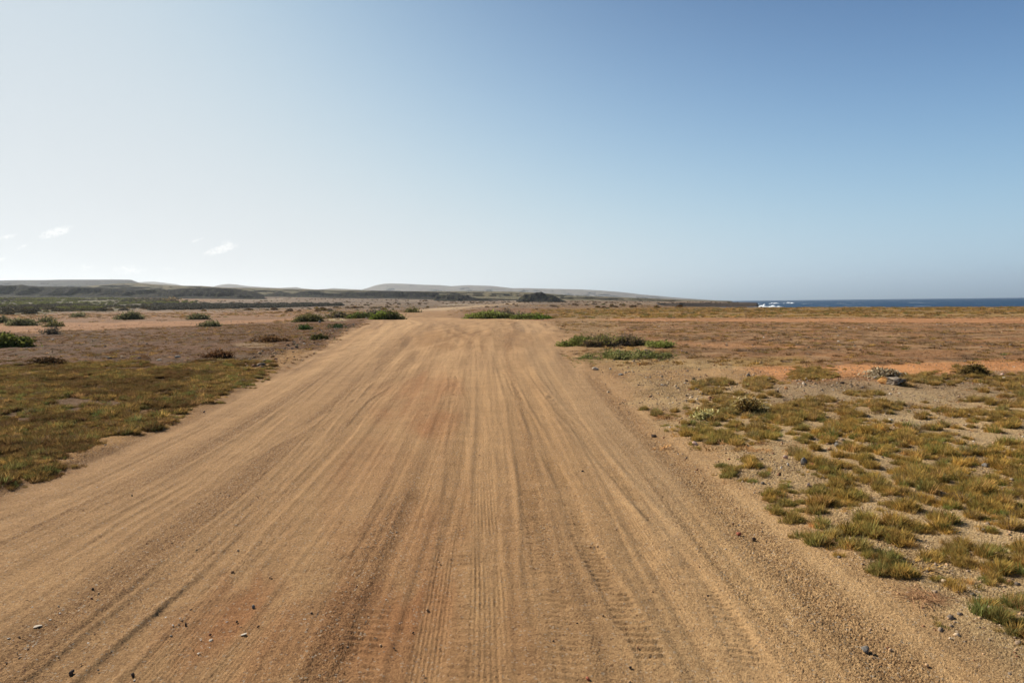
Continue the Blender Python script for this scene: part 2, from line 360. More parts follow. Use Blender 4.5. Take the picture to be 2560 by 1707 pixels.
# road sand
RC = np.zeros_like(C); RC[:] = lin(203, 163, 120)
def rpaint(m, c, k=1.0):
    global RC
    RC = RC + (np.array(c)-RC)*(np.clip(m, 0, 1)*k)[..., None]
rag = sm(fbm(Xg*1.3, Yg*.5, 4, 95), .34, .62); rpaint((blob(1060, 1010, 150, 90, 1.2)+blob(860, 1620, 420, 190, 1.2)+blob(1000, 1300, 300, 260, 1.0)*.5)*(.25+.75*rag), lin(188, 134, 92), .8)
rpaint(blob(1190, 850, 180, 28, .5), lin(190, 146, 100), .7)
rpaint(sm(Px, 1300, 1900)*sm(below, 40, 200), lin(197, 165, 124), .8)
rpaint(blob(1350, 815, 70, 16)+band([(1290,820,840),(1400,860,1040),(1500,980,1200),(1700,1180,1400)], 30, 20)*.6, lin(188, 160, 128), .55)
rpaint(sm(streak, .45, .72)*(1-press*.8)*(Yg < 80)*sm(-Yg, -18, -6)*(1-.8*sm(Px, 1350, 1650)), lin(176, 140, 104), .5); rpaint(sm(streak, .3, .8)*sm(Yg, 6, 18)*(Yg < 80), lin(186, 148, 112), .3)
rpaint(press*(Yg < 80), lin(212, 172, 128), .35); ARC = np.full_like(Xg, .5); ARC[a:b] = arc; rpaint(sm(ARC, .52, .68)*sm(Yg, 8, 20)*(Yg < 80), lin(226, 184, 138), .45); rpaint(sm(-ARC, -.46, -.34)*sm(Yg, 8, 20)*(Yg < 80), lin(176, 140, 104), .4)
rpaint(sm(fbm(Xg*.3, Yg*.05, 4, 91), .42, .72)*sm(Yg, 15, 40), lin(184, 148, 114), .4)
rpaint(sm(vn(Sg*2.2, Yg*.02, 92), .62, .8)*sm(Yg, 10, 26), lin(220, 180, 136), .6)
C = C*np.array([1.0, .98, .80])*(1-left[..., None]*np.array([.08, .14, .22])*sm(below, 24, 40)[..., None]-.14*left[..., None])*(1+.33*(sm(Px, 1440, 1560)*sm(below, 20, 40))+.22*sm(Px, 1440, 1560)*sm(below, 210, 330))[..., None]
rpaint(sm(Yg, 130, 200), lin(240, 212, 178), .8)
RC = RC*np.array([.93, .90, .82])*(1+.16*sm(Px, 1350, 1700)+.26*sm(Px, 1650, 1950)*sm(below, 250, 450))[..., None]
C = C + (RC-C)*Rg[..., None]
# coast: wet dark rock where the land drops
paint(sm(-Lg, -1.0, 1.5)*sm(Yg, 40, 100), lin(62, 54, 50)); paint((Yg > 594)*(Yg < 620)*(Xg/np.maximum(Yg, 1) > .2)*(Xg/np.maximum(Yg, 1) < .38), lin(60, 52, 47)); paint(sm(Lg, -60, 0)*sm(-Lg, -60, -10)*sm(Yg, 580, 600)*.7, lin(120, 104, 90))
mg = NT('ground_soil')
c = mg.attr('Col'); gv = mg.attr('grav', 2)
fac = mg.mapr(gv, 0, 1, .4, 1.0)
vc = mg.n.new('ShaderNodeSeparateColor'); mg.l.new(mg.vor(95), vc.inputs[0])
c2 = mg.mix(fac, c, mg.mix(1.0, c, mg.mix(mg.mapr(vc.outputs[0], .1, .9), lin(172,160,150), lin(255,254,250)), 'MULTIPLY'))
c2 = mg.mix(mg.math('MULTIPLY', mg.math('GREATER_THAN', vc.outputs[1], .955), fac), c2, lin(200, 182, 158))
c2 = mg.mix(mg.math('MULTIPLY', mg.math('GREATER_THAN', vc.outputs[2], .94), fac), c2, lin(110, 80, 60))  # dark grain specks, also painting the shade of small pits into the colour
n1 = mg.noise(3.0, 5, .6); n2 = mg.noise(.35, 5, .62)
c2 = mg.mix(mg.mapr(n1, .35, .65, .0, .35), c2, mg.mix(1.0, c2, (.62, .60, .60), 'MULTIPLY'))
n3 = mg.noise(7.0, 4, .7)
c2 = mg.mix(mg.math('MULTIPLY', mg.mapr(n3, .50, .60, .0, .45), gv), c2, mg.mix(1.0, c2, (.60, .57, .54), 'MULTIPLY'))
c2 = mg.mix(mg.mapr(n2, .38, .62, .0, .3), c2, mg.mix(1.0, c2, (.72, .70, .70), 'MULTIPLY'))
hb = mg.math('ADD', mg.noise(170, 5, .72), mg.math('MULTIPLY', mg.math('SUBTRACT', 1.0, mg.vor(85, 'Distance')), mg.mapr(gv, 0, 1, .15, .9)))
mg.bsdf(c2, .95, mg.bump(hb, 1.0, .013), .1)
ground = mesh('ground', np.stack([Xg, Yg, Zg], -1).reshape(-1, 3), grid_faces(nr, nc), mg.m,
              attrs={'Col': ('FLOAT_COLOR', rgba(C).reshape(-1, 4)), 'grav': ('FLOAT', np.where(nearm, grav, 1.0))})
tag(ground, kind='structure')
def gz(X, Y):
    X = np.atleast_1d(np.asarray(X, float)); Y = np.atleast_1d(np.asarray(Y, float))
    return ground_height(X, Y)[0]
def on_ground(px, py):
    """world point of the ground seen at a photograph pixel"""
    d = ray(px, py); t = np.geomspace(1.5, 1500, 900); P = d[None]*t[:, None]+np.array([0, 0, CAMH])
    z = gz(P[:, 0], P[:, 1]); k = np.argmax(P[:, 2] < z)
    if k == 0: return G(px, py)
    p = P[k].copy(); p[2] = z[k]; return p

# ------------------------------------------------------------------ sea
mw = NT('sea_water')
pv = mw.scale(mw.geo.outputs['Position'], 1, .45, 1)
foam = mw.math('MULTIPLY', mw.mapr(mw.noise(.045, 6, .7, pv), .625, .655), 1.0)
wc = mw.mix(mw.mapr(mw.noise(.02, 4, .6, pv), .35, .65), (.003, .026, .072), (.006, .042, .092))
wc = mw.mix(foam, wc, (.8, .84, .86))
wh = mw.math('ADD', mw.noise(.25, 5, .65, pv), mw.noise(.04, 3, .6, pv))
mw.bsdf(wc, mw.mapr(foam, 0, 1, .45, .9), mw.bump(wh, .5, 2.0), .12)
xs_ = np.linspace(30, 8800, 60); ys_ = np.linspace(-600, 8700, 60)
XX, YY = np.meshgrid(xs_, ys_)
sea = mesh('sea', np.stack([XX, YY, np.full_like(XX, -4.0)], -1).reshape(-1, 3), grid_faces(60, 60), mw.m)
tag(sea, kind='structure')

# ------------------------------------------------------------------ hills, mesa, dark rock cliffs
def rock_mat(name, ca, cb, cg=None, sc=.05, rough=.95, bump=3.0):
    m = NT(name)
    n = m.noise(sc, 6, .65); c = m.mix(m.mapr(n, .38, .62), ca, cb)
    if cg is not None: c = m.mix(m.mapr(m.noise(sc*2.7, 5, .7), .5, .62), c, cg)
    m.bsdf(c, rough, m.bump(m.noise(sc*4, 6, .7), 1.0, bump), .05); return m.m
M_hill = rock_mat('far_hill_rock', lin(134, 122, 112), lin(110, 102, 96), lin(118, 114, 98), .008, bump=14)
M_mesa = rock_mat('mesa_rock', lin(66, 58, 52), lin(48, 44, 42), lin(62, 60, 46), .012, bump=8)
M_ridge = rock_mat('scrubby_hill', lin(112, 104, 72), lin(92, 86, 62), lin(128, 106, 84), .03, bump=3)
M_cliff = rock_mat('dark_cliff_rock', lin(52, 46, 41), lin(28, 26, 24), lin(72, 70, 42), .08, bump=3)
M_plain = rock_mat('plateau_soil', lin(140, 118, 102), lin(118, 100, 90), lin(110, 106, 86), .02, bump=1)
def ridge(name, prof, Y, df, db, mat, amp=.12, kind='hill', seed=0, nx=240, flat=0.0, crag=0.0):
    p = np.array(prof, float); px = np.linspace(p[0, 0], p[-1, 0], nx); py = np.interp(px, p[:, 0], p[:, 1])
    top = np.array([at_depth(a, b, Y) for a, b in zip(px, py)])
    tt = np.concatenate([np.linspace(-1, 0, 26), np.linspace(0, 1, 12)[1:]])
    X = np.zeros((len(tt), nx)); YY = X.copy(); Z = X.copy()
    for i, t in enumerate(tt):
        Yi = Y + (t*df if t < 0 else t*db); X[i] = top[:, 0]*Yi/Y; YY[i] = Yi
    base = gz(top[:, 0], np.full(nx, Y-df*.5))-1.5
    for i, t in enumerate(tt):
        if t <= 0:
            s = 1+t
            f = s*s*(3-2*s) if kind == 'hill' else (.25*sm(np.array(s), 0, .55)+.75*sm(np.array(s), .45, .85))
        else: f = 1-flat*t if flat else 1-t*t*(3-2*t)
        if flat and t > .999: f = 0
        h = np.maximum(top[:, 2]-base, 0.3)
        g = fbm(X[i]/(Y*.02)+seed, YY[i]/(Y*.02), 5, 400+seed, .55)-.5
        g2 = vn(X[i]/(Y*.004), YY[i]/(Y*.006), 500+seed)-.5
        edge = 1-abs(2*f-1)
        Z[i] = base + h*f*(1+crag*g2*(.35+edge)) + h*amp*g*4*edge*(1 if t <= 0 else .3)
        YY[i] = YY[i] + g*df*.5*edge
    o = mesh(name, np.stack([X, YY, Z], -1).reshape(-1, 3), grid_faces(len(tt), nx), mat)
    return tag(o, kind='structure')
ridge('hills', [(880,735),(905,724),(925,718),(940,713),(960,709.5),(980,708.5),(1020,710),(1060,712),(1100,713),(1130,715.5),(1150,714),(1170,713),(1200,714),(1225,714.5),(1250,717),(1280,720.5),(1320,720.5),(1350,721.5),(1400,722.5),(1450,723.5),(1500,726),(1540,729),(1580,733),(1600,736),(1640,739),(1680,743),(1740,747.5),(1790,751)], 5600, 900, 1200, M_hill, .10, seed=1, nx=420)
ridge('hills', [(310,716),(335,706.5),(362,704.5),(384,704),(410,707),(440,710.5),(462,715),(490,722)], 5200, 700, 900, M_hill, .1, seed=2)
ridge('hills', [(520,722),(545,713),(560,710.8),(572,710),(592,711.5),(616,715),(660,718),(700,720),(725,718.5),(740,718),(756,721),(790,724),(815,722.5),(832,720.5),(850,721.5),(900,724),(960,730)], 5000, 700, 900, M_hill, .1, seed=3)
ridge('mesa', [(-700,706),(-300,703),(-100,702),(0,701.2),(40,700.5),(120,700.2),(150,699.3),(280,699),(328,699.3),(340,704),(356,710),(380,718)], 2600, 260, 1500, M_mesa, .05, seed=4, flat=.05)
ridge('hills', [(180,722),(215,716.5),(260,712.5),(300,709.5),(345,708.5),(400,712.5),(450,715),(505,715.5),(560,720),(640,720.5),(740,723.5),(800,724.5),(900,726),(1000,728),(1060,728.5),(1200,728.5),(1300,730),(1360,733),(1430,739),(1520,742),(1600,745),(1740,750),(1830,752)], 1500, 500, 1200, M_ridge, .05, seed=5, nx=420, flat=.1)
ridge('cliff', [(-700,712),(-200,713),(0,713),(20,714),(45,713),(55,711.5),(70,715),(100,717),(140,717),(165,716.5),(210,718),(260,720),(330,722),(380,724),(420,724),(470,720.5),(540,720),(590,722),(640,730),(660,737)], 800, 45, 500, M_cliff, .10, 'cliff', 6, 420, flat=.06, crag=.10)
ridge('cliff', [(650,738),(680,733),(698,728.5),(712,731),(730,735),(748,730),(770,728),(800,729),(815,733),(840,733),(870,731),(912,729.5),(930,727),(1000,727.5),(1012,731),(1030,729.5),(1060,730),(1090,731),(1100,737)], 1000, 45, 260, M_cliff, .10, 'cliff', 7, 300, flat=.2, crag=.10)
ridge('cliff', [(1085,742),(1110,737),(1135,735),(1165,738),(1190,745),(1215,748.5),(1240,752),(1256,754)], 800, 40, 60, M_cliff, .16, 'cliff', 8, 200, crag=.3)
ridge('cliff', [(1290,752),(1302,743),(1312,735),(1325,736),(1340,732.5),(1352,731),(1365,735),(1380,737.5),(1392,743),(1404,749),(1415,753)], 700, 35, 60, M_cliff, .18, 'cliff', 9, 200, crag=.4)

# ------------------------------------------------------------------ scattering of stuff (grass, gravel, scrub) with geometry nodes
def scatter(name, P, rot, scl, tint, protos):
    """P (N,3), rot (N,3), scl (N,), tint (N,3): instances of the protos on these points, as one object"""
    me = bpy.data.meshes.new(name); me.vertices.add(len(P)); me.vertices.foreach_set('co', np.ascontiguousarray(P, np.float32).ravel())
    for an, ty, key, dat in (('rot', 'FLOAT_VECTOR', 'vector', rot), ('scl', 'FLOAT', 'value', scl), ('tint', 'FLOAT_COLOR', 'color', rgba(tint))):
        a = me.attributes.new(an, ty, 'POINT'); a.data.foreach_set(key, np.ascontiguousarray(dat, np.float32).ravel())
    a = me.attributes.new('pick', 'INT', 'POINT'); a.data.foreach_set('value', rng.integers(0, len(protos), len(P)).astype(np.int32))
    o = bpy.data.objects.new(name, me); COL.objects.link(o)
    pc = bpy.data.collections.new(name+'_kinds')
    for p in protos: pc.objects.link(p)
    g = bpy.data.node_groups.new(name, 'GeometryNodeTree')
    g.interface.new_socket('Geometry', in_out='INPUT', socket_type='NodeSocketGeometry'); g.interface.new_socket('Geometry', in_out='OUTPUT', socket_type='NodeSocketGeometry')
    gi = g.nodes.new('NodeGroupInput'); go = g.nodes.new('NodeGroupOutput'); ip = g.nodes.new('GeometryNodeInstanceOnPoints')
    ci = g.nodes.new('GeometryNodeCollectionInfo'); ci.inputs['Collection'].default_value = pc; ci.inputs['Separate Children'].default_value = True; ci.inputs['Reset Children'].default_value = True
    def na(n, t):
        x = g.nodes.new('GeometryNodeInputNamedAttribute'); x.data_type = t; x.inputs[0].default_value = n; return x.outputs[0]
    g.links.new(gi.outputs[0], ip.inputs['Points']); g.links.new(ci.outputs[0], ip.inputs['Instance']); ip.inputs['Pick Instance'].default_value = True
    g.links.new(na('pick', 'INT'), ip.inputs['Instance Index'])
    e = g.nodes.new('FunctionNodeEulerToRotation'); g.links.new(na('rot', 'FLOAT_VECTOR'), e.inputs[0]); g.links.new(e.outputs[0], ip.inputs['Rotation'])
    g.links.new(na('scl', 'FLOAT'), ip.inputs['Scale']); g.links.new(ip.outputs[0], go.inputs[0])
    md = o.modifiers.new('scatter', 'NODES'); md.node_group = g
    return tag(o, kind='stuff')

# --- soft leafy material: colour from the instance tint or from the object's own attribute
def leaf_mat(name, inst, transl=.42, col=None):
    m = NT(name)
    c = m.attr('tint', 0, True) if inst else m.attr('tint')
    v = m.attr('vary', 2)
    c = m.mix(1.0, c, m.mix(v, (.55, .50, .45), (1.4, 1.38, 1.25)), 'MULTIPLY')
    d = m.n.new('ShaderNodeBsdfDiffuse'); t = m.n.new('ShaderNodeBsdfTranslucent'); x = m.n.new('ShaderNodeMixShader'); x.inputs[0].default_value = transl
    m.l.new(c, d.inputs[0]); m.l.new(c, t.inputs[0]); m.l.new(d.outputs[0], x.inputs[1]); m.l.new(t.outputs[0], x.inputs[2]); m.l.new(x.outputs[0], m.out.inputs[0])
    return m.m
M_blade = leaf_mat('grass_blades', True); M_leaf = leaf_mat('shrub_leaves', False, .45); M_scrub = leaf_mat('scrub_leaves', True, .25)
mt = NT('dry_twigs'); mt.bsdf(mt.mix(mt.noise(9, 3), lin(118, 100, 84), lin(150, 136, 120)), .9); M_twig = mt.m

def tuft(seed, n, r, h, lean=.6, w=.0035):
    g = np.random.default_rng(seed); V = []; Fc = []; va = []
    for i in range(n):
        a = g.uniform(0, 2*np.pi); rr = r*np.sqrt(g.uniform()); bx, by = rr*np.cos(a), rr*np.sin(a)
        hh = h*g.uniform(.5, 1.1)*(1-.45*rr/r); da = a+g.normal(0, .9); ln = lean*hh*(rr/r*.8+g.uniform(.1, .7))
        ww = w*g.uniform(.7, 1.5); sx, sy = -np.sin(da+g.normal(0, .8))*ww, np.cos(da)*ww; k = len(V)
        for t, f in ((0, 1), (.5, .8), (1, .12)):
            ox, oy = np.cos(da)*ln*t**1.7, np.sin(da)*ln*t**1.7; z = hh*(t-.12*t*t)
            V += [(bx+ox-sx*f, by+oy-sy*f, z-.01), (bx+ox+sx*f, by+oy+sy*f, z-.01)]
        Fc += [(k, k+1, k+3, k+2), (k+2, k+3, k+5, k+4)]; va += [g.uniform()]*6
    return mesh('tuft', np.array(V), np.array(Fc), M_blade, attrs={'vary': ('FLOAT', np.array(va))}, link=False, smooth=False)
TUFT = [tuft(10+i, 110, .06, .11, .7, .0028) for i in range(7)]
TUFT_UP = [tuft(20+i, 90, .045, .125, .55, .0026) for i in range(7)]
TUFT_LOW = [tuft(30+i, 60, .09, .055, 1.3) for i in range(4)]
TUFT_FAR = [tuft(40+i, 70, .20, .15, .9, .012) for i in range(5)]

OL, OC, GR, DB, ST, GY = lin(138,116,70), lin(188,154,92), lin(122,130,78), lin(126,96,68), lin(206,164,116), lin(150,132,116)
def hue(N, probs):
    cs = np.array([OL, OC, GR, DB, ST, GY]); p = np.array(probs, float); p /= p.sum()
    a = cs[rng.choice(6, N, p=p)]; b = cs[rng.choice(6, N, p=p)]; t = rng.uniform(0, .6, (N, 1)); return (a*(1-t)+b*t)*rng.uniform(.8, 1.2, (N, 1))
def field(x0, x1, y0, y1, dens, uclip=(-1.0, 1.0)):
    n = int((x1-x0)*(y1-y0)*dens); X = rng.uniform(x0, x1, n); Y = rng.uniform(y0, y1, n)
    k = (X/Y > uclip[0]) & (X/Y < uclip[1]) if y0 > 0 else np.ones(n, bool); return X[k], Y[k]
def pix(X, Y):
    return project(X, Y, H(X, Y))
def keep(X, Y, D):
    k = rng.uniform(0, 1, len(X)) < D; return X[k], Y[k]
def place(X, Y, sink=0):
    return np.stack([X, Y, gz(X, Y)-sink], 1)
def rots(N, tilt=.15):
    return np.stack([rng.normal(0, tilt, N), rng.normal(0, tilt, N), rng.uniform(0, 6.28, N)], 1)

# --- left verge: dense olive brown grass, every clump a bunch of tufts, taller in the middle
def clumps(cx_, cy_, hgt, gpar, n_lo, n_hi, rad):
    """grow a bunch of tufts round each clump centre"""
    n = rng.integers(n_lo, n_hi, len(cx_)); k = np.repeat(np.arange(len(cx_)), n); r = rng.uniform(.02, 1, len(k))**.6; a = rng.uniform(0, 6.28, len(k))
    R_ = rad*rng.uniform(.6, 1.5, len(cx_))[k]
    return cx_[k]+np.cos(a)*r*R_, cy_[k]+np.sin(a)*r*R_, hgt[k]*(1.15-.6*r)*rng.uniform(.8, 1.15, len(k)), gpar[k]
X, Y = field(-26, -4.1, 2.5, 21, 58, (-1.15, 0)); px, py = pix(X, Y)
xl = np.interp(Y, XLY, XLX); edge = xl-X; cl = fbm(X*1.3, Y*1.3, 3, 601)
top = np.interp(px, [-600, 0, 300, 500, 690], [918, 924, 912, 922, 912])
D = sm(py+(cl-.5)*60, top-16, top+16)*sm(edge, -.40+0.7*cl, .45)*sm(cl, .12, .32)*sm(-px, -710, -640)
gap = np.exp(-(((px-190)/55)**2+((py-1008)/20)**2))+np.exp(-(((px-60)/50)**2+((py-1040)/12)**2))+np.exp(-(((px-600)/25)**2+((py-975)/8)**2))+np.exp(-(((px-385)/14)**2+((py-985)/8)**2))
X, Y = keep(X, Y, D*(1-np.clip(gap*1.2, 0, .95))); hh = .55+1.0*rng.uniform(0, 1, len(X))**1.8
X, Y, s, _ = clumps(X, Y, hh, hh, 6, 15, .13); N = len(X)
t1 = hue(N, [4, 1.6, 2.0, 3, .5, .2])*1.02; brown = sm(fbm(X*.9, Y*.9, 2, 606), .48, .60)[:, None]; t1 = t1*(1-brown*.55)+lin(106, 80, 58)*brown*.5
scatter('verge_grass', place(X, Y, .01), rots(N), s, t1, TUFT)
# --- right verge: clumps of ochre and green grass   (px, py, rx, ry, density, green)
CL = [(1761,1071,60,14,.9,.8),(1785,1088,95,20,.9,.3),(1874,1083,55,22,1,.15),(1743,1112,80,12,.5,.5),(1847,1182,75,26,.9,.9),(2009,1140,30,18,1,.3),
 (2077,1170,48,28,1,.1),(2131,1185,50,45,.8,.2),(1996,1240,60,26,.7,.5),(1987,1285,50,26,.7,.7),(2108,1250,75,28,.8,.2),(2086,1345,55,28,.9,.95),
 (2176,1345,95,40,.9,.5),(2266,1335,70,32,1,.1),(2244,1412,70,28,.9,.8),(2401,1395,80,36,1,.7),(2430,1450,65,26,.7,.4),(2520,1530,60,62,1,.9),(2640,1560,90,90,.9,.8),
 (2200,1250,80,50,.75,.15),(2330,1215,80,60,.9,.15),(2450,1240,90,60,.95,.1),(2540,1290,80,55,.9,.1),(2480,1150,110,40,.5,.0),(2300,1130,70,40,.9,.2),(2340,1160,50,26,1,.2),
 (1830,1010,85,26,.6,.2),(1930,1040,70,22,.8,.1),(2010,1030,80,26,.8,.05),(2100,1050,90,26,.8,.0),(2200,1020,90,18,.5,.0),(2100,1080,70,22,.9,.1),(2190,1110,60,24,.9,.1),
 (1780,1035,50,22,.7,.2),(1700,1030,70,9,.6,.5),(1800,966,25,9,.8,.1),(1895,962,32,14,1,.0),(1960,958,20,10,.6,0),(1755,968,22,7,.7,.1),(2030,937,55,12,1,.1),(2000,945,30,8,.8,.1),
 (2340,950,85,13,.8,.05),(2430,940,38,15,1,.0),(2500,970,50,12,.6,0),(2540,950,50,14,.6,.1),(2250,1080,80,14,.5,.0),(2400,1040,90,16,.5,0),(2500,1050,80,22,.6,.1),(2050,1110,30,14,.5,.1),
 (2000,1095,24,20,.7,.5),(2470,1340,50,22,.6,.1),(2550,1390,30,22,.8,.2),(2280,1280,60,20,.6,.1),(2650,1250,120,120,.9,.1),(2700,1420,120,70,.7,.3),(1925,1085,24,16,.8,.2),(2360,1070,50,12,.5,0),
 (2160,985,40,8,.4,0),(2420,1000,50,8,.4,0),(2600,1000,80,30,.6,0)]
X, Y = field(2.0, 20, 3.0, 18, 95, (0, 1.15)); px, py = pix(X, Y)
D = np.zeros(len(X)); Gn = np.zeros(len(X))
for a, b, rx, ry, d, gg in CL:
    e = d*np.exp(-(((px-a)/rx/1.15)**2+((py-b)/ry/1.15)**2)**1.5); Gn = np.where(e > D, gg, Gn); D = np.maximum(D, e)
cl = fbm(X*1.7, Y*1.7, 3, 611); D = D*.95*(.25+.75*sm(cl+D*.6, .42, .62)*sm(fbm(X*4.5, Y*4.5, 2, 615), .18, .45))+.05*sm(cl, .42, .6)*(1-road_mask(X, Y)[0])*sm(px, 1720, 2000)*sm(py, 975, 1010)
D = D*(1-.95*np.exp(-(((px-1930)/130)**2+((py-1135)/24)**2)**2)*(np.abs(px-2009) > 25)); k = rng.uniform(0, 1, len(X)) < D; X, Y, Gn = X[k], Y[k], Gn[k]; hh = (.50+.95*rng.uniform(0, 1, len(X))**1.5)*(1-.2*Gn)
X, Y, s, Gn = clumps(X, Y, hh, Gn, 4, 14, .070); N = len(X); px, py = pix(X, Y)
k = (Gn*sm(fbm(X*4, Y*4, 2, 613), .2, .5))[:, None]; far = sm(-py, -1100, -1000)[:, None]
t1 = hue(N, [3.0, 5, 1.6, .5, 1.0, .5])*np.array([1.18, 1.22, 1.06])*(1-k)+hue(N, [3, 1, 5, .3, .3, .1])*1.2*k; t1 = t1*(1-.35*far)+hue(N, [1, 1, 0, 2, 1, 3])*.35*far
scatter('verge_grass', place(X, Y, .008), rots(N), s, t1, TUFT_UP)
# --- short mats near ground, dead straw grass and creeping green
X, Y = field(1.6, 26, 3.0, 24, 60, (0, 1.1)); px, py = pix(X, Y)
D = np.zeros(len(X)); kd = np.zeros(len(X))
for a, b, rx, ry, d, gg in [(1870,1120,170,30,.8,2),(1520,893,110,14,.9,1),(1600,890,100,9,.8,1),(1460,885,50,14,.6,0),(1650,864,40,4,.9,1),(1700,1040,90,10,.5,2),(1560,905,80,10,.5,0),(1640,880,60,6,.5,1),
   (2230,1040,330,70,.25,0),(2300,985,260,20,.25,0),(2000,1290,200,120,.10,2),(2350,1350,250,130,.12,0)]:
    e = d*np.exp(-(((px-a)/rx)**2+((py-b)/ry)**2)**1.3); kd = np.where(e > D, gg, kd); D = np.maximum(D, e)
k = rng.uniform(0, 1, len(X)) < D*sm(fbm(X*2, Y*2, 2, 621), .3, .55); X, Y, kd = X[k], Y[k], kd[k]; N = len(X)
t1 = np.where((kd == 1)[:, None], hue(N, [2, .3, 6, .3, .2, 0]), np.where((kd == 2)[:, None], hue(N, [.1, 1, 0, 1, 7, 1]), hue(N, [1, 1, 0, 3, 2, 3])))
scatter('dry_ground_grass', place(X, Y, .005), rots(N), rng.uniform(.6, 1.3, N), t1, TUFT_LOW)
# --- wider heath on both sides, out to the coast and the hills
def heath(x0, x1, y0, y1, dens, thr, sc, probs, ucl, seed, smin, smax, extra=None):
    X, Y = field(x0, x1, y0, y1, dens, ucl); px, py = pix(X, Y)
    c = fbm(X*sc, Y*sc, 3, seed); c2 = fbm(X/9, Y/9, 2, seed+5)
    D = sm(c+.3*(c2-.5), thr, thr+.1)*(1-road_mask(X, Y)[0])*(land_d(X, Y) > 3)
    D = D*(1-sm(py, 912, 918)*(px > 1640)*sm(-py, -948, -940)*(py < np.interp(px, [1640, 1800, 2300, 2560], [950, 950, 934, 928])))
    D = D*(1-(np.abs(py-np.interp(px, [1330, 1700, 2100, 2560], [800, 800, 801, 802])) < np.interp(px, [1330, 2560], [2.5, 5]))*(px > 1330))
    D = D*(1-.93*((py > 797-np.clip((px-300)*.012, 0, 8)) & (py < np.interp(px, [-400, 0, 480, 640, 800], [833, 833, 815, 806, 797])) & (px < 800)))
    if extra is not None: D = D*extra(px, py)
    X, Y = keep(X, Y, D); N = len(X)
    return X, Y, rng.uniform(smin, smax, N), hue(N, probs)
A = [heath(3, 46, 17, 62, 11, .50, .8, [2, 3, .4, 4, 1, 3], (.05, 1.05), 701, .3, .8), heath(3, 46, 14, 62, 16, .40, 1.6, [1, 1.5, .1, 4, 1, 3], (.05, 1.05), 751, .15, .4), heath(-60, -5, 17, 62, 26, .38, 1.6, [1.6, .8, .2, 6, 1.0, 1], (-1.05, -.1), 761, .18, .5),
     heath(3, 100, 62, 160, 1.4, .44, .35, [3, 4, 1.6, 1.5, 2, 1], (.03, 1.0), 711, .8, 1.9),
     heath(-60, -5, 20, 60, 9, .49, .8, [2, 1.5, .5, 6, .6, 2], (-1.05, -.1), 721, .3, .8),
     heath(-130, -8, 60, 170, 1.0, .5, .3, [2, 1.5, .5, 4, 2, 2], (-1.0, -.05), 731, .7, 1.7),
     heath(-220, 100, 170, 420, .12, .5, .08, [1, 2, .3, 2, 2, 4], (-.95, .5), 741, 1.0, 2.4)]
X, Y, s, t1 = [np.concatenate([q[i] for q in A]) for i in range(4)]
scatter('heath_grass', place(X, Y, .02), rots(len(X), .1), s, t1*.95, TUFT_FAR)

# --- gravel
def stone_verts(seed, sub, dims, ang=.5, cuts=7):
    import bmesh
    bm = bmesh.new(); bmesh.ops.create_icosphere(bm, subdivisions=sub, radius=1); v = np.array([x.co[:] for x in bm.verts]); f = np.array([[q.index for q in x.verts] for x in bm.faces]); bm.free()
    g = np.random.default_rng(seed)
    for _ in range(cuts):
        n = g.normal(size=3); n /= np.linalg.norm(n); d = g.uniform(.55, .9); k = v@n; v = v-n[None]*np.clip(k-d, 0, None)[:, None]*ang*1.9
    v = v*(1+.10*(fbm(v[:, 0]*2+seed, v[:, 1]*2+v[:, 2]*1.7, 2, seed)-.5)[:, None]); return v*np.array(dims), f
ms = NT('gravel_stone'); c = ms.mix(1.0, ms.attr('tint', 0, True), ms.mix(ms.noise(60, 3), (.75, .75, .75), (1.2, 1.2, 1.2)), 'MULTIPLY'); ms.bsdf(c, .9); M_grav = ms.m
PEB = [mesh('pebble', *stone_verts(50+i, 1, (1, rng.uniform(.6, 1), rng.uniform(.45, .8)), .5), M_grav, smooth=False, link=False) for i in range(6)]
CHIP = [mesh('chip', *stone_verts(70+i, 1, (1, rng.uniform(.4, .7), .16), .5), M_grav, smooth=False, link=False) for i in range(4)]
SC_ = np.array([lin(192,156,118), lin(166,142,118), lin(206,180,148), lin(148,104,76), lin(122,108,94), lin(222,208,188)])
def gcol(N, p): p = np.array(p, float); return SC_[rng.choice(6, N, p=p/p.sum())]*rng.uniform(.75, 1.15, (N, 1))
def sizes(N, lo, hi, k=2.2): return lo+(hi-lo)*rng.uniform(0, 1, N)**k*rng.uniform(.3, 1, N)
PX, PS_, PC = [], [], []
def grav_add(X, Y, lo, hi, p, k=2.6):
    N = len(X); s = sizes(N, lo, hi, k); P = place(X, Y); P[:, 2] += s*.12; PX.append(P); PS_.append(s); PC.append(gcol(N, p))
X, Y = field(-9, 4, 2.2, 14, 260, (-1.1, 1.1)); R, s_ = road_mask(X, Y); st = .55*vn(s_*3.1, Y*.06, 41)+.45*vn(s_*8.5, Y*.10+3, 42)
X, Y = keep(X, Y, R*(.10+.6*sm(st, .46, .66)+.3*sm(X, .8, 2))*.6); grav_add(X, Y, .003, .014, [9, 3, 1.5, 3, .6, .1], 4)
X, Y = field(1.5, 18, 2.5, 17, 420, (0, 1.1)); R, _ = road_mask(X, Y); X, Y = keep(X, Y, (1-R)*(.15+.85*sm(fbm(X*.9, Y*.9, 3, 801), .4, .6))); grav_add(X, Y, .003, .028, [5, 6, 2.5, 3, 2.5, .5], 3.8)
X, Y = field(1.5, 18, 7, 19, 60, (0, 1.1)); px, py = pix(X, Y)
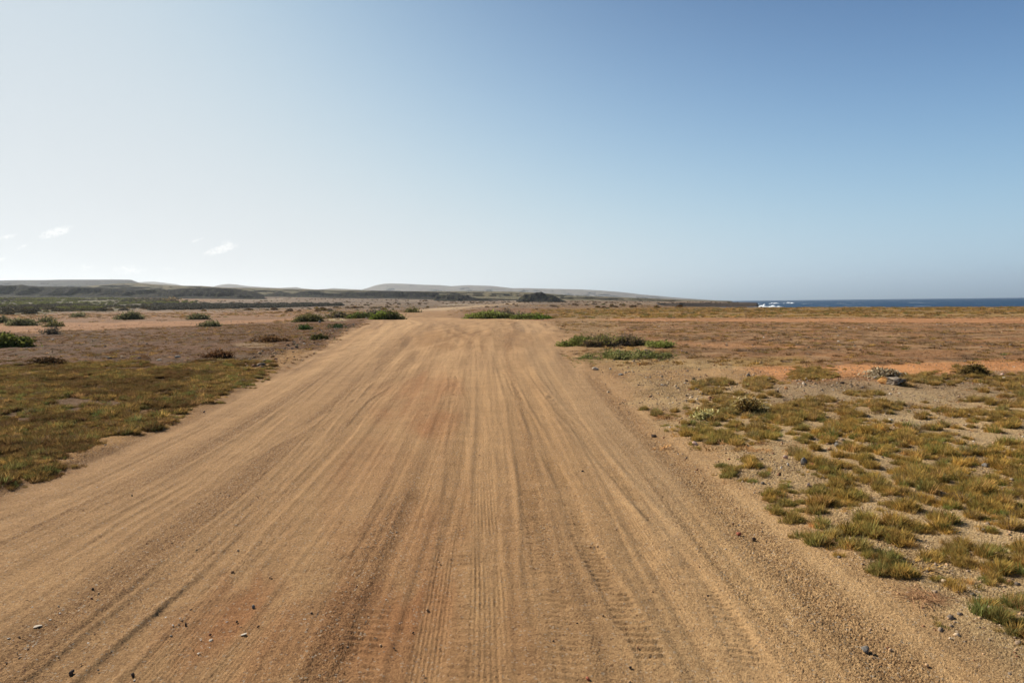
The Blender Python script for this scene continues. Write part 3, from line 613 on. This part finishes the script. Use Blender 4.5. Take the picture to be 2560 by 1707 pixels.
d = sum(w*np.exp(-(((px-a)/rx)**2+((py-b)/ry)**2)) for a, b, rx, ry, w in [(1800,985,120,26,1),(2080,960,160,18,1),(2030,1160,110,30,1),(1640,930,130,40,.4),(2250,1090,120,30,.4),(2050,1090,60,22,.7),(2060,1230,60,40,.6),(1690,1000,60,16,.6),(2250,1240,50,20,.6)])
X, Y = keep(X, Y, np.clip(d, 0, 1)); grav_add(X, Y, .008, .055, [2, 4, 3, 2, 2.5, .8], 2.4)
X, Y = field(-14, -4.5, 5, 24, 14, (-1.1, 0)); X, Y = keep(X, Y, (1-road_mask(X, Y)[0])*.8); grav_add(X, Y, .005, .035, [2, 3, 1, 2, 3, 1.2], 3)
X, Y = field(-40, 50, 17, 75, 5, (-1, 1)); X, Y = keep(X, Y, (1-road_mask(X, Y)[0])*sm(fbm(X*.4, Y*.4, 2, 811), .45, .6)); grav_add(X, Y, .01, .09, [1.5, 3, 1, 3, 4, .7], 3)
X, Y = field(-14, -4.5, 18, 62, 14, (-.5, -.1)); e = np.interp(Y, XLY, XLX)-X; X, Y = keep(X, Y, np.exp(-((e-.9)/.6)**2)); grav_add(X, Y, .015, .14, [1, 3, .3, 3, 4, .3], 2.4)
P = np.concatenate(PX); s = np.concatenate(PS_); tc = np.concatenate(PC)
scatter('gravel', P, rots(len(P), .4), s, tc, PEB)
X, Y = field(-7, 1.5, 2.5, 14, 20, (-1.1, .5)); px, py = pix(X, Y)
d = sum(w*np.exp(-(((px-a)/rx)**2+((py-b)/ry)**2)) for a, b, rx, ry, w in [(300,1420,260,160,.7),(620,1600,300,120,.5),(1150,1480,100,120,.2),(430,1250,200,60,.6),(150,1600,200,100,.6)])
X, Y = keep(X, Y, np.clip(d, 0, 1)*.8); N = len(X); P = place(X, Y); P[:, 2] += .002
scatter('shell_grit', P, rots(N, .12), rng.uniform(.004, .011, N), np.tile(lin(216, 208, 196), (N, 1)), CHIP)

# ------------------------------------------------------------------ shrubs
def tubes(segs):
    """segs: list of (p0, p1, r0, r1) -> three sided twigs in one mesh"""
    V, Fc = [], []
    for p0, p1, a, b in segs:
        p0, p1 = np.array(p0, float), np.array(p1, float); d = p1-p0; d /= max(np.linalg.norm(d), 1e-6)
        e = np.cross(d, [0.3, .2, 1.0]); e /= max(np.linalg.norm(e), 1e-6); f = np.cross(d, e); k = len(V)
        for p, r in ((p0, a), (p1, b)):
            for t in (0, 2.094, 4.189): V.append(p+r*(e*np.cos(t)+f*np.sin(t)))
        Fc += [(k, k+1, k+4, k+3), (k+1, k+2, k+5, k+4), (k+2, k, k+3, k+5)]
    return np.array(V), np.array(Fc)
def shrub(label, px, py, wpx, hpx, cols, seed, n=2600, leaf=1.0, twig=40, dep=.6, name='shrub', cat='shrub', group=None, lean=0, tilt=0, hollow=.0, dryc=None):
    g = np.random.default_rng(seed); p = on_ground(px, py); Y = p[1]; Wd = wpx/F*Y; Hh = hpx/F*Y*(.80 if Y > 20 else 1); Dp = Wd*dep
    p = p+np.array([p[0]/Y*Dp*.3, Dp*.3, 0]); p[2] = gz(p[0], p[1])[0]
    e = bpy.data.objects.new(name, None); COL.objects.link(e); e.location = p; e.empty_display_size = .2; tag(e, label, cat, group)
    # lobes make an uneven outline
    nl = 9+int(wpx/22); La = np.clip(g.normal(0, .42, nl), -.9, .9); La[:2] = (-.78, .78); Lb = g.uniform(-1, 1, nl)*.8*np.sqrt(1-La**2)
    q = np.clip(1-La**2-.45*Lb**2, .02, 1); Lr = g.uniform(.16, .34, nl)*(.55+.45*q); Lz = np.maximum(q*g.uniform(.45, .92, nl)-Lr*.6, .05)
    nc_ = max(20, n//16); k = g.integers(0, nl, nc_); dr = g.normal(size=(nc_, 3)); dr /= np.linalg.norm(dr, axis=1)[:, None]; rr = g.uniform(hollow, 1, nc_)**.5
    c = np.stack([La[k], Lb[k], Lz[k]], 1)+dr*(rr*Lr[k])[:, None]*np.array([.8, .9, .95])
    c[:, 2] = np.abs(c[:, 2]); c *= np.array([Wd/2*.92, Dp/2, Hh*.93]); c[:, 0] += lean*c[:, 2]
    m = nc_*16; kk = np.repeat(np.arange(nc_), 16); ls = leaf*.0016*Y*1.0+.004
    o = c[kk]+g.normal(0, 1, (m, 3))*ls*np.array([2.6, 2.6, 1.6]); o[:, 2] = np.maximum(o[:, 2], ls*.3)
    a = g.normal(size=(m, 3)); a /= np.linalg.norm(a, axis=1)[:, None]; b = np.cross(a, g.normal(size=(m, 3))); b /= np.linalg.norm(b, axis=1)[:, None]
    sz = ls*g.uniform(.6, 1.5, m)[:, None]
    V = np.stack([o-a*sz, o+b*sz*.45, o+a*sz, o-b*sz*.45], 1).reshape(-1, 3); Fq = np.arange(m*4).reshape(-1, 4)
    cc = np.array(cols); lob = g.integers(0, len(cc), nl)
    if tilt: lob = np.where(La*tilt+g.normal(0, .25, nl) > 0, 0, g.integers(1, len(cc), nl)) if len(cc) > 1 else lob
    tc = cc[lob[k]][kk]; mixk = g.uniform(size=m) < .25; tc = np.where(mixk[:, None], cc[g.integers(0, len(cc), m)], tc)
    va = np.clip(np.repeat(g.uniform(.15, .85, nc_), 16)+g.normal(0, .2, m), 0, 1)
    mesh('foliage', V, Fq, M_leaf, e, False, {'tint': ('FLOAT_COLOR', rgba(np.repeat(tc, 4, 0))), 'vary': ('FLOAT', np.repeat(va, 4))})
    segs = []; tr = max(.004, .00045*Y)
    for i in range(twig):
        t = c[g.integers(0, nc_)]*g.uniform(.95, 1.22); b0 = np.array([t[0]*.35+g.normal(0, Wd*.04), t[1]*.35, -.02]); mid = b0*.45+t*.55+g.normal(0, Wd*.03, 3); mid[2] = abs(mid[2])*.8
        segs += [(b0, mid, tr*1.5, tr), (mid, t, tr, tr*.5)]
        for j in range(2): segs.append((mid, t+g.normal(0, Wd*.06, 3), tr*.8, tr*.35))
    if segs:
        V, Fq = tubes(segs); mesh('branches', V, Fq, M_twig, e, False)
    return e
DK = [lin(120,120,88), lin(132,128,96), lin(108,106,82)]; GRN = [lin(138,146,76), lin(120,128,72), lin(152,152,96)]; GRY = [lin(130,120,104), lin(112,104,92), lin(146,132,112)]
BRN = [lin(124,106,76), lin(146,128,90), lin(108,92,70)]; OLV = [lin(118,114,72), lin(104,102,68), lin(130,120,84)]
g1 = 'round dark shrubs dotted over the left plain'
shrub('large dark green dome-shaped shrub alone on the pale left plain', 325, 799, 62, 19, DK, 1, 2600, group=g1)
shrub('low wide dark shrub on the plain left of the road shrubs, second largest dome', 495, 799, 42, 10, DK, 2, 1600, group=g1)
shrub('dark flattened dome shrub on the pink bare strip at far left', 58, 815, 62, 16, DK, 3, 2400, group=g1)
shrub('small dim grey green shrub at the upper rim of the pink bare strip', 116, 806, 26, 10, DK, 4, 900, group=g1)
shrub('dark shrub cut by the left edge of the picture above the bare strip', -6, 808, 66, 14, DK, 5, 1500, group=g1)
shrub('small dark shrub on the near rim of the pale wash, below two other domes', 523, 817, 34, 12, DK, 6, 1300, group=g1)
shrub('tiny brown shrub on the far slope beyond the green scrub field', 431, 755, 13, 6, BRN, 7, 400, group=g1)
shrub('tiny low shrub on the plain just left of the large dark dome shrub', 198, 793, 20, 6, DK, 8, 500, group=g1)
shrub('small flat-topped shrub above the bare dead branches on the left', 136, 817, 34, 6, OLV, 9, 800)
shrub('bare dead branching shrub with almost no leaves on the pale strip', 128, 835, 44, 20, GRY, 10, 60, twig=26)
shrub('big leafy dark green bush with fleshy leaves at the left edge', 6, 869, 132, 38, [lin(88,98,50), lin(110,114,60), lin(74,80,46)], 11, 6000, leaf=1.5)
g2 = 'row of shrubs on the left of the road'
shrub('olive grey spreading shrub, leftmost of the row beside the road', 772, 805, 68, 20, OLV, 12, 3000, twig=60, group=g2)
shrub('grey green twiggy shrub behind the white sand patch', 844, 795, 54, 14, OLV+GRY, 13, 2000, twig=60, group=g2)
shrub('mid green shrub between the white sand and the bright green roadside bush', 902, 796, 56, 14, [lin(106,118,62), lin(96,104,62), lin(112,110,72)], 14, 1800, group=g2)
shrub('bright green bush with a dark right end at the left road bend', 966, 799, 78, 25, [lin(118,132,62), lin(92,94,60), lin(108,108,70)], 15, 3400, twig=70, tilt=-1, group=g2)
shrub('bare grey twiggy shrub rising behind the green roadside bush', 942, 786, 44, 14, GRY, 16, 500, twig=90, group=g2)
shrub('low dull green tuft shrub beside the far road edge', 1032, 781, 28, 6, OLV, 17, 500, group=g2)
g3 = 'shrubs on the mound right of the road'
shrub('bright green bush on the mound where the road narrows', 1216, 797, 122, 23, GRN+[lin(104,108,70)], 18, 5000, twig=60, tilt=-.6, group=g3)
shrub('grey leafless twiggy bush leaning behind the bright green mound', 1262, 790, 66, 21, GRY, 19, 500, twig=170, group=g3)
shrub('low grey twiggy fringe at the right end of the green mound', 1302, 793, 60, 10, GRY, 20, 500, twig=90, group=g3)
shrub('flat green creeping tail of plants trailing right from the mound', 1328, 798, 96, 8, [lin(96,120,52), lin(120,124,72)], 21, 2200, twig=0, group=g3)
shrub('sprawling brown twiggy bush with green left side, right of the road', 1532, 866, 178, 38, [lin(140,122,88), lin(158,138,100), lin(124,108,82), lin(136,134,80)], 22, 3000, twig=260, dep=.7, hollow=.3)
shrub('leafy green left end of growth beside the sprawling brown bush', 1444, 866, 86, 30, [lin(122,134,66), lin(108,116,62), lin(134,136,80)], 23, 2600, twig=80, dep=.9)
shrub('bright green low leafy patch at the right foot of the brown bush', 1650, 868, 76, 7, GRN, 24, 1600, twig=0, dep=1.2)
shrub('flat green creeping mat of leaves below the sprawling bush', 1565, 900, 260, 15, [lin(128,134,82), lin(146,144,96), lin(118,120,76)], 25, 4800, twig=30, dep=.55)
shrub('small ochre shrub full of pale dry seed heads in the right verge grass', 1862, 1034, 104, 40, [lin(168,150,96), lin(222,204,160), lin(120,98,58)], 26, 2600, leaf=1.1, twig=120, dep=.8)
shrub('tiny plant with pale leaves at the verge, below left of the seedy shrub', 1760, 1050, 60, 22, [lin(150,144,80), lin(214,206,150)], 27, 420, leaf=1.2, twig=24)
shrub('low dry grey shrub with white seed heads behind the big slab rock', 2203, 944, 86, 15, [lin(128,108,82), lin(210,196,170), lin(96,80,62)], 28, 1700, leaf=1.2, twig=80)
shrub('dark brown rounded tussock on the bank right of the slab rock', 2438, 941, 56, 26, [lin(112,96,60), lin(84,72,50)], 29, 2400, twig=60)
shrub('green prickly clump on stony ground left of the road, leftmost of three', 760, 824, 16, 9, [lin(66,84,48)], 30, 420)
shrub('dark green prickly clump in the middle of the stony bank by the road', 841, 820, 12, 6, [lin(60,74,50)], 31, 260)
shrub('olive prickly clump on the stony bank nearest the road edge', 800, 848, 26, 10, [lin(92,90,54), lin(70,70,46)], 32, 700)
shrub('reddish brown dry bush on the heath beside the left road bank', 545, 895, 66, 15, [lin(120,88,62), lin(98,72,54)], 33, 1500, twig=120)
shrub('wide brown dry bush on the heath farther back than the reddish one', 672, 855, 92, 13, [lin(128,98,70), lin(104,80,58)], 34, 1800, twig=120)
shrub('dark brown dead bush on the left heath above the grass verge', 122, 912, 74, 16, [lin(88,68,48), lin(70,56,42)], 35, 1400, twig=120)
# --- dead straw heap
def straw(label, px, py, w, n, seed):
    g = np.random.default_rng(seed); p = on_ground(px, py); segs = []
    for i in range(n):
        a = g.uniform(0, 6.28); l = g.uniform(.3, 1)*w/2; b = g.normal(0, w*.12, 2)
        z0, z1 = g.uniform(0, .03), g.uniform(.005, .05); segs.append(((b[0], b[1], z0), (b[0]+l*np.cos(a), b[1]+l*np.sin(a), z1), .0025, .001))
    V, Fq = tubes([(a*np.array([1, 1, .6]), b*np.array([1, 1, .6]), q*.7, r) for a, b, q, r in [(np.array(x[0]), np.array(x[1]), x[2], x[3]) for x in segs]]); o = mesh('dry_grass_heap', V, Fq, M_straw, smooth=False); o.location = p; tag(o, label, 'dry grass')
mst = NT('straw'); mst.bsdf(mst.mix(mst.noise(20, 2), lin(196, 156, 114), lin(164, 116, 80)), .8); M_straw = mst.m
straw('heap of dry reddish straw on the gravel near the right edge', 2310, 1495, .36, 75, 5)
straw('small wisp of pale straw on the sand below the left verge grass', 150, 1183, .45, 14, 6)
straw('thin dry stalks lying by the green clump on the right verge', 1960, 1260, .40, 12, 7)

# ------------------------------------------------------------------ stones big enough to tell apart
def stone_mat(name, a, b):
    m = NT(name); tc = m.tc.outputs['Object']; m.bsdf(m.mix(m.mapr(m.noise(14, 5, .65, tc), .4, .62), a, b), .85, m.bump(m.noise(60, 4, .6, tc), .6, .01)); return m.m
SM = {'grey': stone_mat('grey_stone', lin(138,130,120), lin(104,98,90)), 'dark': stone_mat('dark_stone', lin(88,72,60), lin(60,50,44)),
      'white': stone_mat('white_stone', lin(206,192,172), lin(176,160,140)), 'red': stone_mat('red_stone', lin(176,104,78), lin(140,82,62)),
      'orange': stone_mat('orange_stone', lin(208,156,98), lin(166,116,76)), 'blue': stone_mat('slate_stone', lin(128,122,114), lin(98,92,86)), 'pink': stone_mat('pinkish_stone', lin(220,188,168), lin(190,150,130)),
      'brown': stone_mat('brown_stone', lin(150,116,84), lin(116,86,62))}
def stone(label, px, py, wpx, hpx, mat, seed, ang=.5, yaw=None, group=None, cat='stone'):
    g = np.random.default_rng(seed+900); p = on_ground(px, py); Y = p[1]; w = wpx/F*Y/2; h = hpx/F*Y*.62
    v, f = stone_verts(seed, 3 if wpx > 12 else 2, (w, w*g.uniform(.6, .9), h), ang, 9)
    o = mesh('stone', v, f, SM[mat], smooth=False); o.location = (p[0], p[1]+w*.4, p[2]+h*.45); o.rotation_euler = (g.normal(0, .12), g.normal(0, .12), g.uniform(0, 6.28) if yaw is None else yaw)
    return tag(o, label, cat, group)
V_ = [('lone grey stone with a dark shadow near the bottom right corner', 2166, 1632, 26, 17, 'blue'),
 ('red stone on the sandy right road shoulder', 1848, 1338, 15, 9, 'red'), ('dark brown stone just right of the red one on the shoulder', 1885, 1351, 13, 8, 'dark'),
 ('small white stone below the red one on the shoulder', 1815, 1376, 9, 5, 'white'), ('small tan stone just above the red one on the shoulder', 1833, 1312, 8, 7, 'brown'),
 ('squarish slate grey stone in the rubble below an ochre tuft', 2013, 1163, 26, 20, 'blue'), ('flat orange red stone right of the slate one in the rubble', 2032, 1166, 20, 9, 'red'),
 ('white stone with a pink tip left of the slate one in the rubble', 1971, 1165, 10, 9, 'white'), ('tan stone above left of the slate one in the rubble', 1965, 1148, 14, 10, 'pink'),
 ('round grey stone upper right of the slate one in the rubble', 2092, 1116, 15, 12, 'grey'), ('pointed tan stone standing at the foot of a green clump', 1950, 1192, 9, 11, 'brown'),
 ('whitish rounded stone among low ochre tufts below the rubble', 2022, 1220, 13, 10, 'pink'), ('pinkish white oblong stone at the left end of the verge grass', 1738, 1113, 15, 9, 'pink'),
 ('dark angular stone on the road side, above the verge clumps', 1635, 1092, 15, 7, 'dark'), ('dark round stone on the road left of the tyre marks', 1456, 1182, 9, 6, 'dark'),
 ('round grey stone alone on the red track', 1872, 942, 12, 9, 'grey'), ('dark grey stone at the left start of the red track', 1735, 950, 11, 8, 'dark'),
 ('dark stone beside a white one left of the red track', 1717, 955, 9, 5, 'dark'), ('flat white stone touching a dark one left of the red track', 1713, 959, 8, 4, 'white'),
 ('orange brown stone among the pale rubble of the bank', 1967, 973, 11, 9, 'orange'), ('dark brown block in the rubble below the bank', 1943, 984, 15, 8, 'dark'),
 ('white stone touching the lower edge of the dark brown block', 1947, 989, 10, 5, 'white'), ('white boulder on the grassy bank behind the rubble', 2016, 952, 12, 9, 'white'),
 ('brown stone leaning on the white boulder of the bank', 2025, 955, 15, 6, 'brown'), ('grey angular stone at the left end of the bank', 1924, 951, 11, 8, 'grey'),
 ('flat pale stone on top of the grassy bank', 1984, 944, 15, 6, 'white'), ('dark square stone left of the big slab rock', 2107, 959, 13, 7, 'dark'),
 ('small pale stone tucked behind the left end of the slab rock', 2190, 947, 11, 6, 'white'), ('pink white stone, topmost of three stacked near the right edge', 2507, 939, 9, 6, 'pink'),
 ('pale stone, middle of three stacked near the right edge', 2512, 948, 11, 6, 'white'), ('reddish stone, lowest of three stacked near the right edge', 2507, 963, 11, 7, 'red'),
 ('bright white angular stone at the right edge beyond the grass', 2531, 1203, 14, 8, 'white'), ('white and red pebble in a gap of the right verge grass', 2358, 1308, 10, 7, 'pink'),
 ('rough brown stone in the gravel between two grass clumps', 2313, 1322, 16, 10, 'brown'), ('round grey stone near the right edge in gravelly ground', 2461, 1329, 12, 9, 'grey'),
 ('brown stone half hidden by grass left of the verge clearing', 2163, 1248, 12, 13, 'brown'), ('flat grey stone on bare ground among grass near the right edge', 2470, 1167, 26, 10, 'grey'),
 ('pale skull-sized stone right of the road below the green mat', 1489, 926, 17, 9, 'white'), ('long dark grey flat stone right of the pale one', 1553, 938, 15, 5, 'grey'),
 ('dark long stone on the pink ground above the green mat', 1616, 877, 17, 4, 'blue'), ('white and red stone near the end of the low green patch', 1705, 879, 7, 5, 'pink'), ('dark stone next to the white and red one', 1717, 884, 8, 6, 'dark'),
 ('white block beside the bright green bush at the road bend', 916, 797, 8, 5, 'white'), ('dark grey round stone below the olive grey shrub', 799, 807, 10, 7, 'blue'),
 ('white stone at the foot of the green mound right of the road', 1208, 797, 4, 3, 'white'), ('blue grey flat stone on the left heath', 443, 894, 16, 6, 'blue'),
 ('flat white slab on the left heath, largest of the pale ones', 396, 902, 15, 4, 'white'), ('white flat stone farther left on the heath than the slab', 303, 894, 10, 3, 'white'),
 ('thin pale slab leftmost on the heath', 271, 898, 16, 3, 'white'), ('small white stone at the top of the left grass verge', 498, 924, 9, 3, 'white'),
 ('dull grey stone between the pale slabs on the left heath', 347, 898, 12, 5, 'grey'), ('dark stone on the rubble bank by the left road edge', 741, 871, 11, 5, 'dark'),
 ('small pale stone half in the left grass verge', 542, 975, 8, 7, 'white'), ('black clod at the road shoulder inside the left track', 231, 1477, 7, 6, 'dark'),
 ('large dark clod at the lower left by the frame bottom', 176, 1688, 20, 9, 'dark'), ('dark clod right of the large one at the frame bottom', 331, 1696, 12, 10, 'dark'),
 ('round stone casting a shadow on the left tyre ruts', 580, 1438, 10, 8, 'brown'), ('round grey stone in the reddish sand at lower left', 633, 1524, 10, 9, 'grey'),
 ('black stone left of the reddish patch on the road', 463, 1564, 10, 8, 'dark'), ('red brown stone at the bottom edge of the road middle', 1470, 1706, 14, 8, 'red')]
for i, (lb, px, py, w, h, m) in enumerate(V_): stone(lb, px, py, w, h, m, 100+i)
for i, (px, py, w) in enumerate([(645,1569,9),(779,1541,11),(591,1560,9),(67,1504,8),(329,1241,8),(1033,1587,7),(1477,1372,7),(1508,1540,6),(1443,1565,6),(2110,1620,6),(1770,1492,7),(1384,1610,8),(1170,1575,9),(985,1625,7),(1576,1674,9)]):
    stone('small dark stone lying loose on the sandy road', px, py, w, w*.65, 'dark' if i % 3 else 'brown', 300+i, group='small dark stones on the road')
for i, (px, py, w) in enumerate([(90,1573,22),(78,1655,19),(608,1592,18),(526,1603,12),(641,1634,12),(496,1640,9),(214,1532,10),(245,1519,12),(761,1549,11),(427,1381,12),(27,1538,14),(773,1572,8),(589,1314,8),(155,1530,7),(1180,1482,8),(964,1502,9),(125,1553,9)]):
    stone({0: 'biggest white stone chip, at the lower left of the road', 1: 'white chip lowest in the bottom left corner of the road', 2: 'white chip on the reddish sand between two dark stones', 3: 'white star-shaped chip below the reddish sand chip', 12: 'small bright white chip highest up on the left half of the road', 14: 'tiny white chip beside the centre tyre tread'}.get(i, 'thin white stone chip lying flat on the road'), px, py, w, w*.13, 'white', 400+i, group='white chips on the road')
# --- the big slab rock: orange broken left end, grey weathered top
m = NT('slab_rock'); tc = m.tc.outputs['Object']; sxn = m.n.new('ShaderNodeSeparateXYZ'); m.l.new(tc, sxn.inputs[0])
og = m.mix(m.mapr(m.noise(16, 4, .6, tc), .4, .6), lin(226, 172, 104), lin(186, 132, 84)); gy = m.mix(m.mapr(m.noise(9, 5, .6, m.scale(tc, 1, 3, 6)), .4, .6), lin(188, 170, 148), lin(104, 90, 76))
m.bsdf(m.mix(m.mapr(m.math('ADD', sxn.outputs[0], m.math('MULTIPLY', m.noise(8, 3, .5, tc), .12)), -.10, -.07), og, gy), .9, m.bump(m.noise(30, 4, .6, m.scale(tc, 1, 1, 4)), .8, .02))
p = on_ground(2243, 964); v, f = stone_verts(77, 4, (.34, .20, .11), .75, 14); v[:, 2] += .02*np.sin(v[:, 0]*9); v[:, 2] -= .05*(v[:, 0] > .1)*v[:, 0]/.3
o = mesh('slab_rock', v, f, m.m, smooth=False); o.location = (p[0], p[1]+.15, p[2]+.07); o.rotation_euler = (0, .06, -.15)
tag(o, 'big flat slab rock with an orange broken left end on the right bank', 'rock')

# ------------------------------------------------------------------ far scrub: green field, dark thicket band, cliff-foot bushes
def clump(seed, n=170):
    g = np.random.default_rng(seed); d = g.normal(size=(n, 3)); d /= np.linalg.norm(d, axis=1)[:, None]; d[:, 2] = np.abs(d[:, 2]); o = d*(g.uniform(.3, 1, n)**.5)[:, None]*np.array([1, 1, .7])
    a = g.normal(size=(n, 3)); a /= np.linalg.norm(a, axis=1)[:, None]; b = np.cross(a, g.normal(size=(n, 3))); b /= np.linalg.norm(b, axis=1)[:, None]; s = g.uniform(.1, .22, n)[:, None]
    V = np.stack([o-a*s, o+b*s*.7, o+a*s, o-b*s*.7], 1).reshape(-1, 3)
    return mesh('clump', V, np.arange(n*4).reshape(-1, 4), M_scrub, smooth=False, attrs={'vary': ('FLOAT', np.repeat(g.uniform(0, 1, n), 4))}, link=False)
CLUMP = [clump(90+i) for i in range(5)]
X, Y = field(-700, -20, 130, 760, .055, (-1.05, -.2)); px, py = pix(X, Y)
up = np.interp(px, [-600, 0, 120, 300, 430, 520], [742, 744, 742, 743, 745, 757]); dn = np.interp(px, [-600, 0, 120, 300, 430, 520], [790, 789, 784, 779, 772, 768])
D = sm(py, up-1, up+2)*sm(-py, -dn-1, -dn+3)*sm(-px, -520, -400); b2 = (px > 380)*(px < 860)*(py > 760)*(py < np.interp(px, [400, 860], [776, 765])); D = np.maximum(D*.9*sm(fbm(X/16, Y/40, 3, 901), .40, .56), b2*.95)
k = rng.uniform(0, 1, len(X)) < D; X, Y, b2 = X[k], Y[k], b2[k]; N = len(X); gr = sm(fbm(X/22, Y/50, 3, 905), .45, .62)[:, None]
t1 = lin(100, 92, 74)*(1-gr)+lin(138, 138, 74)*gr; t1 = np.where(b2[:, None], lin(98, 94, 84), t1)*rng.uniform(.75, 1.2, (N, 1))
scatter('far_scrub', place(X, Y, .1), rots(N, .1), rng.uniform(.7, 1.9, N)*np.where(b2, 1.2, 1), t1, CLUMP)
X, Y = field(-300, 400, 160, 900, .006, (-.6, .45)); px, py = pix(X, Y); X, Y = keep(X, Y, (land_d(X, Y) > 6)*sm(fbm(X/30, Y/60, 2, 911), .48, .6)*(1-road_mask(X, Y)[0])); N = len(X)
scatter('far_scrub', place(X, Y, .1), rots(N, .1), rng.uniform(.4, 1.3, N), hue(N, [2, .5, .5, 4, 0, 3])*.8, CLUMP)

# ------------------------------------------------------------------ mast on the mesa, surf at the headland
def mast(label, px, py, hpx, Y, seed):
    base = at_depth(px, py, Y); h = hpx/F*Y; segs = []
    e = bpy.data.objects.new('radio_mast', None); COL.objects.link(e); e.location = base; tag(e, label, 'mast')
    for a in (0, 2.09, 4.19): segs.append(((.7*np.cos(a), .7*np.sin(a), -3), (.25*np.cos(a), .25*np.sin(a), h*.8), .16, .12))
    for i in range(8):
        z0, z1 = h*.1*i, h*.1*(i+1); r0_, r1_ = .7-.45*z0/(.8*h), .7-.45*z1/(.8*h)
        for a in (0, 2.09, 4.19): segs.append(((r0_*np.cos(a), r0_*np.sin(a), z0), (r1_*np.cos(a+2.09), r1_*np.sin(a+2.09), z1), .07, .07))
    V, Fq = tubes(segs); mesh('lattice', V, Fq, M_mast, e, False)
    V, Fq = tubes([((0, 0, h*.75), (0, 0, h), .14, .08), ((-.8, 0, h*.86), (.8, 0, h*.86), .08, .08)]); mesh('antenna', V, Fq, M_mast, e, False)
mm = NT('mast_metal'); mm.bsdf(mm.mix(mm.noise(2, 2), lin(120, 118, 116), lin(150, 148, 145)), .6); M_mast = mm.m
mast('thin lattice radio mast on top of the flat mesa', 278, 700, 6, 2600, 1)
mast('tiny mast on the summit of the long far hill', 969, 709.5, 2.2, 5550, 2)
mf = NT('sea_foam'); mf.bsdf(mf.mix(mf.noise(.8, 4), (.75, .78, .80), (.9, .91, .91)), .9); M_foam = mf.m
def wave(label, px0, px1, py_top, py_base, Y, seed):
    n = 60; V = []; X0, X1 = [at_depth(a, 760, Y)[0] for a in (px0, px1)]; ht = (py_base-py_top)/F*Y
    xx = np.linspace(X0, X1, n); tt = np.linspace(-1, 1, 14); XX, TT = np.meshgrid(xx, tt)
    prof = (1-TT**2)*np.clip(np.sin(np.linspace(0, np.pi, n))[None, :]*1.3, 0, 1)
    hh = ht*prof*(.05+1.5*np.clip(fbm(XX/2.2+seed*7, TT*1.5, 4, 950+seed)-.22, 0, 1)*1.6)
    YY = Y+TT*6+(fbm(XX/8, TT, 2, 960+seed)-.5)*8
    o = mesh('breaking_wave', np.stack([XX, YY, -4.3+hh], -1).reshape(-1, 3), grid_faces(14, n), M_foam); tag(o, label, 'wave', 'waves breaking at the headland')
wave('tall white wave bursting against the tip of the dark headland', 1896, 1914, 759, 768, 575, 1)
wave('long low white breaker just right of the headland', 1905, 1958, 763, 766.5, 560, 2)
wave('thin white crest farther out beyond the headland tip', 1920, 1950, 754.5, 757.5, 1000, 3)
wave('faint short white crest farthest right of the headland surf', 1958, 1985, 754, 757.5, 1100, 4)
wave('small white breaker at the left of the headland tip', 1880, 1898, 754, 758, 900, 5)
wave('little white crest nearest the terrace edge in open water', 2038, 2056, 764.5, 768, 420, 6)

# ------------------------------------------------------------------ haze over the land and sea
import bmesh
HZ = 275.0
bm = bmesh.new(); bmesh.ops.create_cube(bm, size=1); me = bpy.data.meshes.new('haze'); bm.to_mesh(me); bm.free()
hz = bpy.data.objects.new('haze', me); COL.objects.link(hz); hz.scale = (17900, 17900, HZ+12); hz.location = (0, 0, (HZ-12)/2); tag(hz, kind='stuff')
mh = bpy.data.materials.new('haze'); mh.use_nodes = True; mh.node_tree.nodes.clear()
ho = mh.node_tree.nodes.new('ShaderNodeOutputMaterial'); hv = mh.node_tree.nodes.new('ShaderNodeVolumePrincipled')
hv.inputs['Density'].default_value = HAZE_D; hv.inputs['Color'].default_value = (*HAZE_COL, 1); hv.inputs['Anisotropy'].default_value = HAZE_G
mh.node_tree.links.new(hv.outputs[0], ho.inputs['Volume']); me.materials.append(mh)
